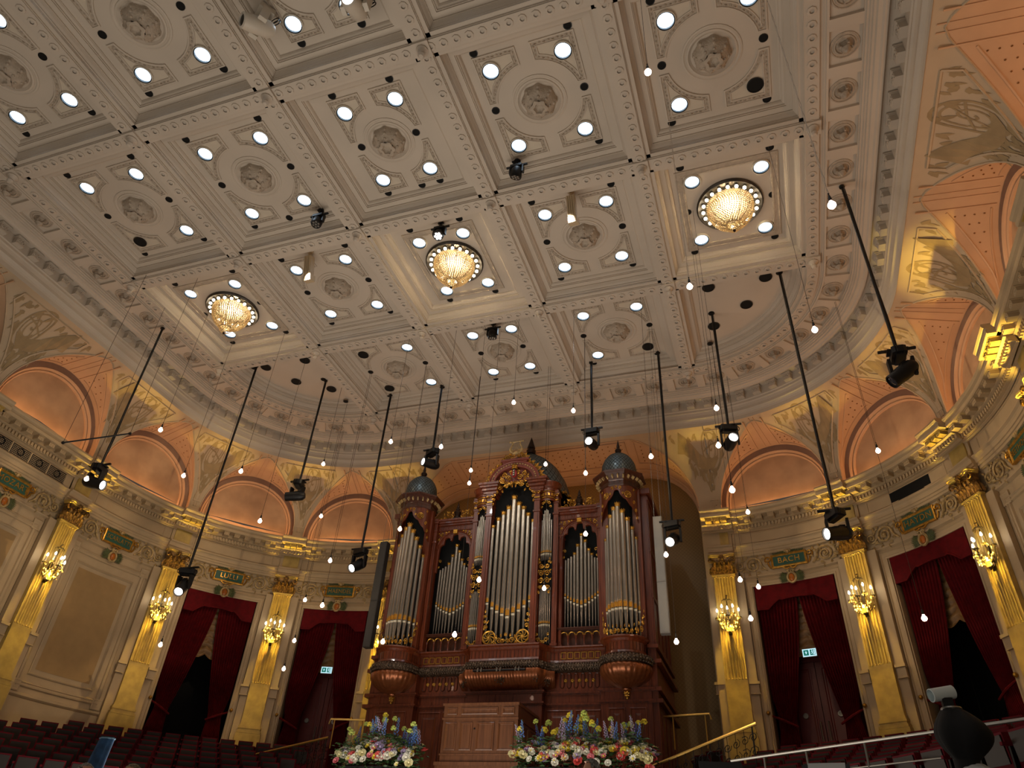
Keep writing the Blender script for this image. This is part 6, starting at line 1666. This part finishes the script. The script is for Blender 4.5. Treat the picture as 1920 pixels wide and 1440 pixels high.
b = MB(); b.lathe([(.06, -.13), (.068, -.125), (.068, .125), (.06, .13), (.001, .125)], 20, M=T((-.03, 0, 2.3)) @ RZ(.35) @ RY(rad(78))); b.build('white_cylinder', mat('white_card', (216, 230, 232), .4, var=0), t, True)
b = MB(); b.box(-.05, .05, -.05, .05, 2.16, 2.25); b.build('neck', BLACK, t)
for sx, x1, y1 in ((0, -.02, 0), (1, .5, -.1), (2, -.12, .35)):
    b = MB(); b.tube([(.02, 0, 1.66), (x1 * .5 + .02, y1 * .5, .85), (x1 + .02, y1, 0)], [.12, .105, .12] if sx == 0 else [.06, .045, .045], 10); b.build('covered_leg', CLOTHB, t, True)
b = MB(); b.lathe([(.001, .09), (.1, .08), (.16, .03), (.17, 0)], 14, c=(0, 0, 0)); 
t2 = empty('white_bundle', T((9.08, -11.0, 3.02))); tag(t2, 'crumpled white cloth bundle at the foot of the black draped stand', 'cloth')
b = MB(); b.lathe([(.001, .12), (.1, .1), (.17, .05), (.19, 0), (.001, -.02)], 16, mod=lambda a, z: 1 + .15 * sin(5 * a) + .1 * sin(11 * a)); b.build('cloth', mat('white_cloth', (220, 226, 228), .7, var=.1, vs_=20), t2)
b = MB(); b.box(-.14, .14, -.14, .14, -1.52, -.02); b.build('box_under_cloth', BLACK, t2)
# blue covered upright by the left seats
t = empty('blue_cover', T((-2.75, -10.6, 1.5))); tag(t, 'tall tapering blue cloth cover standing up before the left seats', 'cover')
b = MB(); rows = []
for i in range(15):
    f = i / 14; z = 1.98 * f; rx = .3 - .2 * f ** .8 + .03 * f * f; row = []
    for j in range(26):
        a = 2 * pi * j / 26; k = 1 + .06 * sin(7 * a + f * 2) + .04 * sin(3 * a); row.append((.12 * (f - .5) ** 2 * 2 + .1 * f + rx * k * cos(a), .55 * rx * k * sin(a), z))
    rows.append(row)
b.grid(rows, closed=True); b.add(rows[-1], [tuple(range(26))]); b.build('blue_cloth', mat('blue_cloth', (44, 84, 128), .8, var=.25, vs_=7), t, 80)
b = MB(); b.tube([Vector(rows[-1][j % 26]) for j in range(27)], .012, 5); b.build('hem', mat('blue_hem', (120, 160, 190), .7, var=0), t)
# music stands
for i, (x, y, zt, a, lab) in enumerate(((6.5, -9.6, S - 13.42, .2, 'dark music stand at the lower edge, left of the steel seat rail'), (7.72, -9.9, S - 13.49, -.15, 'black music stand with pale sheets at the lower edge, right'))):
    t = empty('music_stand', T((x, y, 1.5))); tag(t, lab, 'music stand'); h = zt - 1.5
    M = T((0, 0, h - .16)) @ RZ(a) @ RX(rad(-28))
    b = MB(); b.box(-.27, .27, -.006, .006, -.17, .17, M=M); b.box(-.27, .27, -.06, 0, -.18, -.165, M=M); b.build('desk', BLACK, t)
    b = MB(); b.tube([(0, .02, .25), (0, .02, h - .16)], .014, 6); b.build('stem', BLACK, t)
    for k in range(3): c = MB(); c.tube([(0, .02, .28), (.28 * cos(k * 2.1), .02 + .28 * sin(k * 2.1), .01)], .012, 5); c.build('foot', BLACK, t)
    if i == 1:
        b = MB(); b.box(-.2, .22, -.012, -.007, -.14, .185, M=M); b.build('sheet_music', mat('paper', (200, 206, 208), .7, var=0), t)
# ---- musicians seen at the lower edge
SKIN = mat('skin', (214, 160, 130), .55, var=.05, vs_=20)
CLOTH = mat('dark_suit', (22, 24, 28), .8, var=.1)
def person(x, y, ztop, yaw, hair, lab, seated, coat=None):
    """one continuous skinned body with a shaped head, hair and clothes as parts"""
    fl_ = 1.5; H = ztop - fl_; t = empty('person', T((x, y, fl_)) @ RZ(yaw)); tag(t, lab, 'person')
    hd = H - .125
    sh = hd - .26; hip = sh - .5
    kz = .45 if seated else hip * .52
    J = {'hip': (0, 0, hip), 'waist': (0, .0, hip + .18), 'chest': (0, .0, sh - .12), 'neck': (0, .0, sh + .04), 'head0': (0, -.01, hd - .1)}
    R_ = {'hip': .15, 'waist': .13, 'chest': .155, 'neck': .055, 'head0': .06}
    E = [('hip', 'waist'), ('waist', 'chest'), ('chest', 'neck'), ('neck', 'head0')]
    for s_, n in ((-1, 'l'), (1, 'r')):
        J['sh' + n] = (s_ * .17, 0, sh - .03); J['el' + n] = (s_ * .23, -.04, sh - .31); J['wr' + n] = (s_ * .16, -.26, sh - .42); J['pm' + n] = (s_ * .13, -.34, sh - .43)
        R_.update({'sh' + n: .07, 'el' + n: .05, 'wr' + n: .034, 'pm' + n: .03})
        if seated: J['th' + n] = (s_ * .1, -.05, hip - .04); J['kn' + n] = (s_ * .12, -.45, hip - .02); J['an' + n] = (s_ * .12, -.42, .08)
        else: J['th' + n] = (s_ * .1, 0, hip - .06); J['kn' + n] = (s_ * .11, -.02, kz); J['an' + n] = (s_ * .11, .02, .08)
        J['to' + n] = (s_ * .13, J['an' + n][1] - .17, .04)
        R_.update({'th' + n: .09, 'kn' + n: .065, 'an' + n: .045, 'to' + n: .04})
        E += [('chest', 'sh' + n), ('sh' + n, 'el' + n), ('el' + n, 'wr' + n), ('wr' + n, 'pm' + n), ('hip', 'th' + n), ('th' + n, 'kn' + n), ('kn' + n, 'an' + n), ('an' + n, 'to' + n)]
    ks = list(J); me = bpy.data.meshes.new('body'); me.from_pydata([J[k] for k in ks], [(ks.index(a), ks.index(b_)) for a, b_ in E], [])
    o = bpy.data.objects.new('body', me); COL.objects.link(o); o.parent = t; me.materials.append(coat or CLOTH)
    sm = o.modifiers.new('skin', 'SKIN'); sv = me.skin_vertices[0].data
    for i, k in enumerate(ks): sv[i].radius = (R_[k], R_[k] * (.72 if k in ('hip', 'waist', 'chest') else 1)); sv[i].use_root = k == 'hip'
    o.modifiers.new('sub', 'SUBSURF').levels = 2; o.modifiers['sub'].render_levels = 2
    # hands: palm and five bent fingers
    for s_, n in ((-1, 'l'), (1, 'r')):
        b = MB(); p = Vector(J['pm' + n]); b.ball(p, .036, 8, 6)
        for f, (dx, L) in enumerate(((-.03, .07), (-.01, .08), (.01, .075), (.03, .06))): b.tube([p + Vector((dx, -.02, 0)), p + Vector((dx, -.02 - L * .5, .005)), p + Vector((dx, -.02 - L * .8, -.02)), p + Vector((dx, -.02 - L * .85, -.04))], [.01, .009, .008, .006], 6)
        b.tube([p + Vector((-s_ * .03, .0, 0)), p + Vector((-s_ * .055, -.03, -.005)), p + Vector((-s_ * .05, -.055, -.02))], [.012, .01, .007], 6); b.build('hand', SKIN, t, 60)
    # head
    b = MB(); rows = []
    for i in range(15):
        f = i / 14; z = hd - .125 + .245 * f; r = .03 + .062 * math.sin(pi * min(f * .92 + .12, 1)) ** .6 if f < 1 else .002
        if f > .86: r = .092 * math.sqrt(max(0, 1 - ((f - .86) / .14) ** 2)) * .9 + .002
        rows.append([(r * .86 * cos(a), -.01 + r * 1.05 * sin(a) - (.012 if sin(a) < -.8 and .3 < f < .5 else 0), z) for a in (2 * pi * j / 20 for j in range(20))])
    b.grid(rows, closed=True)
    b.tube([(0, -.1, hd + .015), (0, -.115, hd - .01), (0, -.127, hd - .03), (0, -.11, hd - .035)], [.008, .011, .015, .01], 6)
    for s_ in (-1, 1): b.lathe([(.001, .012), (.014, .01), (.02, 0), (.001, -.006)], 8, M=T((s_ * .085, .0, hd - .01)) @ RY(s_ * pi / 2) @ Matrix.Diagonal((1.5, 1, 1, 1)))
    b.build('head', SKIN, t, 60)
    b = MB()
    for s_ in (-1, 1): b.ball((s_ * .032, -.093, hd + .012), .011, 6, 4)
    b.build('eyes', BLACK, t); b = MB(); b.tube([(-.025, -.098, hd - .06), (0, -.104, hd - .06), (.025, -.098, hd - .06)], .006, 5); b.build('mouth', mat('lips_' + str(round(x, 1)), (160, 90, 84), .5, var=0), t)
    rnd = random.Random(int(abs(x) * 100)); b = MB()
    for i in range(220):
        a = rnd.uniform(0, 2 * pi); e = rnd.uniform(-.25, pi / 2)
        if sin(a) < -.35 and e < .75: continue
        c = Vector((.088 * cos(a) * cos(e), .01 + .1 * sin(a) * cos(e), hd + .03 + .098 * sin(e))); b.ball(c, rnd.uniform(.014, .024), 5, 4)
    tag(b.build('hair', mat('hair_' + str(round(x, 1)), hair, .7, var=.35, vs_=40), t, True), kind='stuff')
    b = MB(); b.lathe([(.075, sh + .0), (.062, sh + .05), (.068, sh + .055)], 14); b.build('collar', LIP, t, True)
    if seated:
        s_ = empty('stool', T((x, y + .02, fl_))); tag(s_, f'black stool under the {lab.split(",")[0]}', 'stool')
        b = MB(); b.lathe([(.001, hip - .13), (.19, hip - .13), (.2, hip - .16), (.19, hip - .19), (.001, hip - .19)], 16); b.build('seat', BLACK, s_)
        for k in range(4): c = MB(); a = pi / 4 + k * pi / 2; c.tube([(.14 * cos(a), .14 * sin(a), hip - .19), (.19 * cos(a), .19 * sin(a), 0)], .016, 6); c.build('leg', BLACK, s_)
person(-.62, -12.65, S - 13.99, 1.2, (150, 146, 138), 'grey haired seated person at the lower left edge, before the blue cover', True)
person(.1, -12.67, S - 14.0, .2, (150, 132, 104), 'curly haired seated person at the lower left edge, right of the blue cover', True)
person(4.9, -10.0, S - 13.49, -.9, (140, 140, 134), 'grey haired standing person at the lower edge before the right flowers', False, mat('pale_jacket', (150, 170, 168), .8, var=.1))
# ================================================================== STAGE SPOTS
WHT = (1.0, .93, .84)
def aim(src, dst, ang_, bl_, e, col, nm='stage_spot', gobo=None):
    l = spot(nm, src, tuple(Vector(dst) - Vector(src)), ang_, bl_, e, col, .08)
    if gobo:
        l.data.use_nodes = True; nt = l.data.node_tree; em = nt.nodes['Emission']; tc = nt.nodes.new('ShaderNodeTexCoord'); n = nt.nodes.new('ShaderNodeTexNoise')
        mp = nt.nodes.new('ShaderNodeMapping'); mp.inputs['Scale'].default_value = gobo; nt.links.new(tc.outputs['Normal'], mp.inputs[0]); nt.links.new(mp.outputs[0], n.inputs['Vector']); n.inputs['Scale'].default_value = 1; n.inputs['Detail'].default_value = 1
        r = nt.nodes.new('ShaderNodeMapRange'); r.inputs[1].default_value = .42; r.inputs[2].default_value = .62; r.inputs[3].default_value = .08; r.inputs[4].default_value = 1.0; nt.links.new(n.outputs['Fac'], r.inputs[0]); nt.links.new(r.outputs[0], em.inputs['Strength'])
    return l
for x, y in ((2.96, -9.41), (-2.87, -9.39)):
    aim((x, y, S - .2), (2.9 if x > 0 else -2.2, -2.6, S - 12.2), 20, .6, LFLOW, (.93, .97, 1.0))
aim((.2, -5.2, S - .2), (0, -1.2, S - 10.5), 40, .7, LORG * .7, WHT)
aim((-4.0, -8.2, S - .3), (-1.8, .2, S - 6.0), 46, .7, LORG, WHT); aim((4.0, -8.2, S - .3), (1.8, .2, S - 6.0), 46, .7, LORG, WHT)
for sd in (1, -1): aim((sd * 2.8, -4.5, S - .6), (sd * 3.3, .0, S - 3.3), 26, .6, 120, (.86, .94, 1.0))
aim((0, -9.0, S - 14.6), (0, -.3, S - 9.9), 50, .7, 260, WHT, 'foot_light')
for sd in (1, -1):
    x, y, z = sd * 2.8, -.73, S - 2.4
    aim((sd * -2.0, -9.0, S - .4), (sd * 12.6, -1.5, S - 8.2), 58, .5, LGOBO, (1.0, .72, .42), 'gobo_spot', (7, 7, 7))
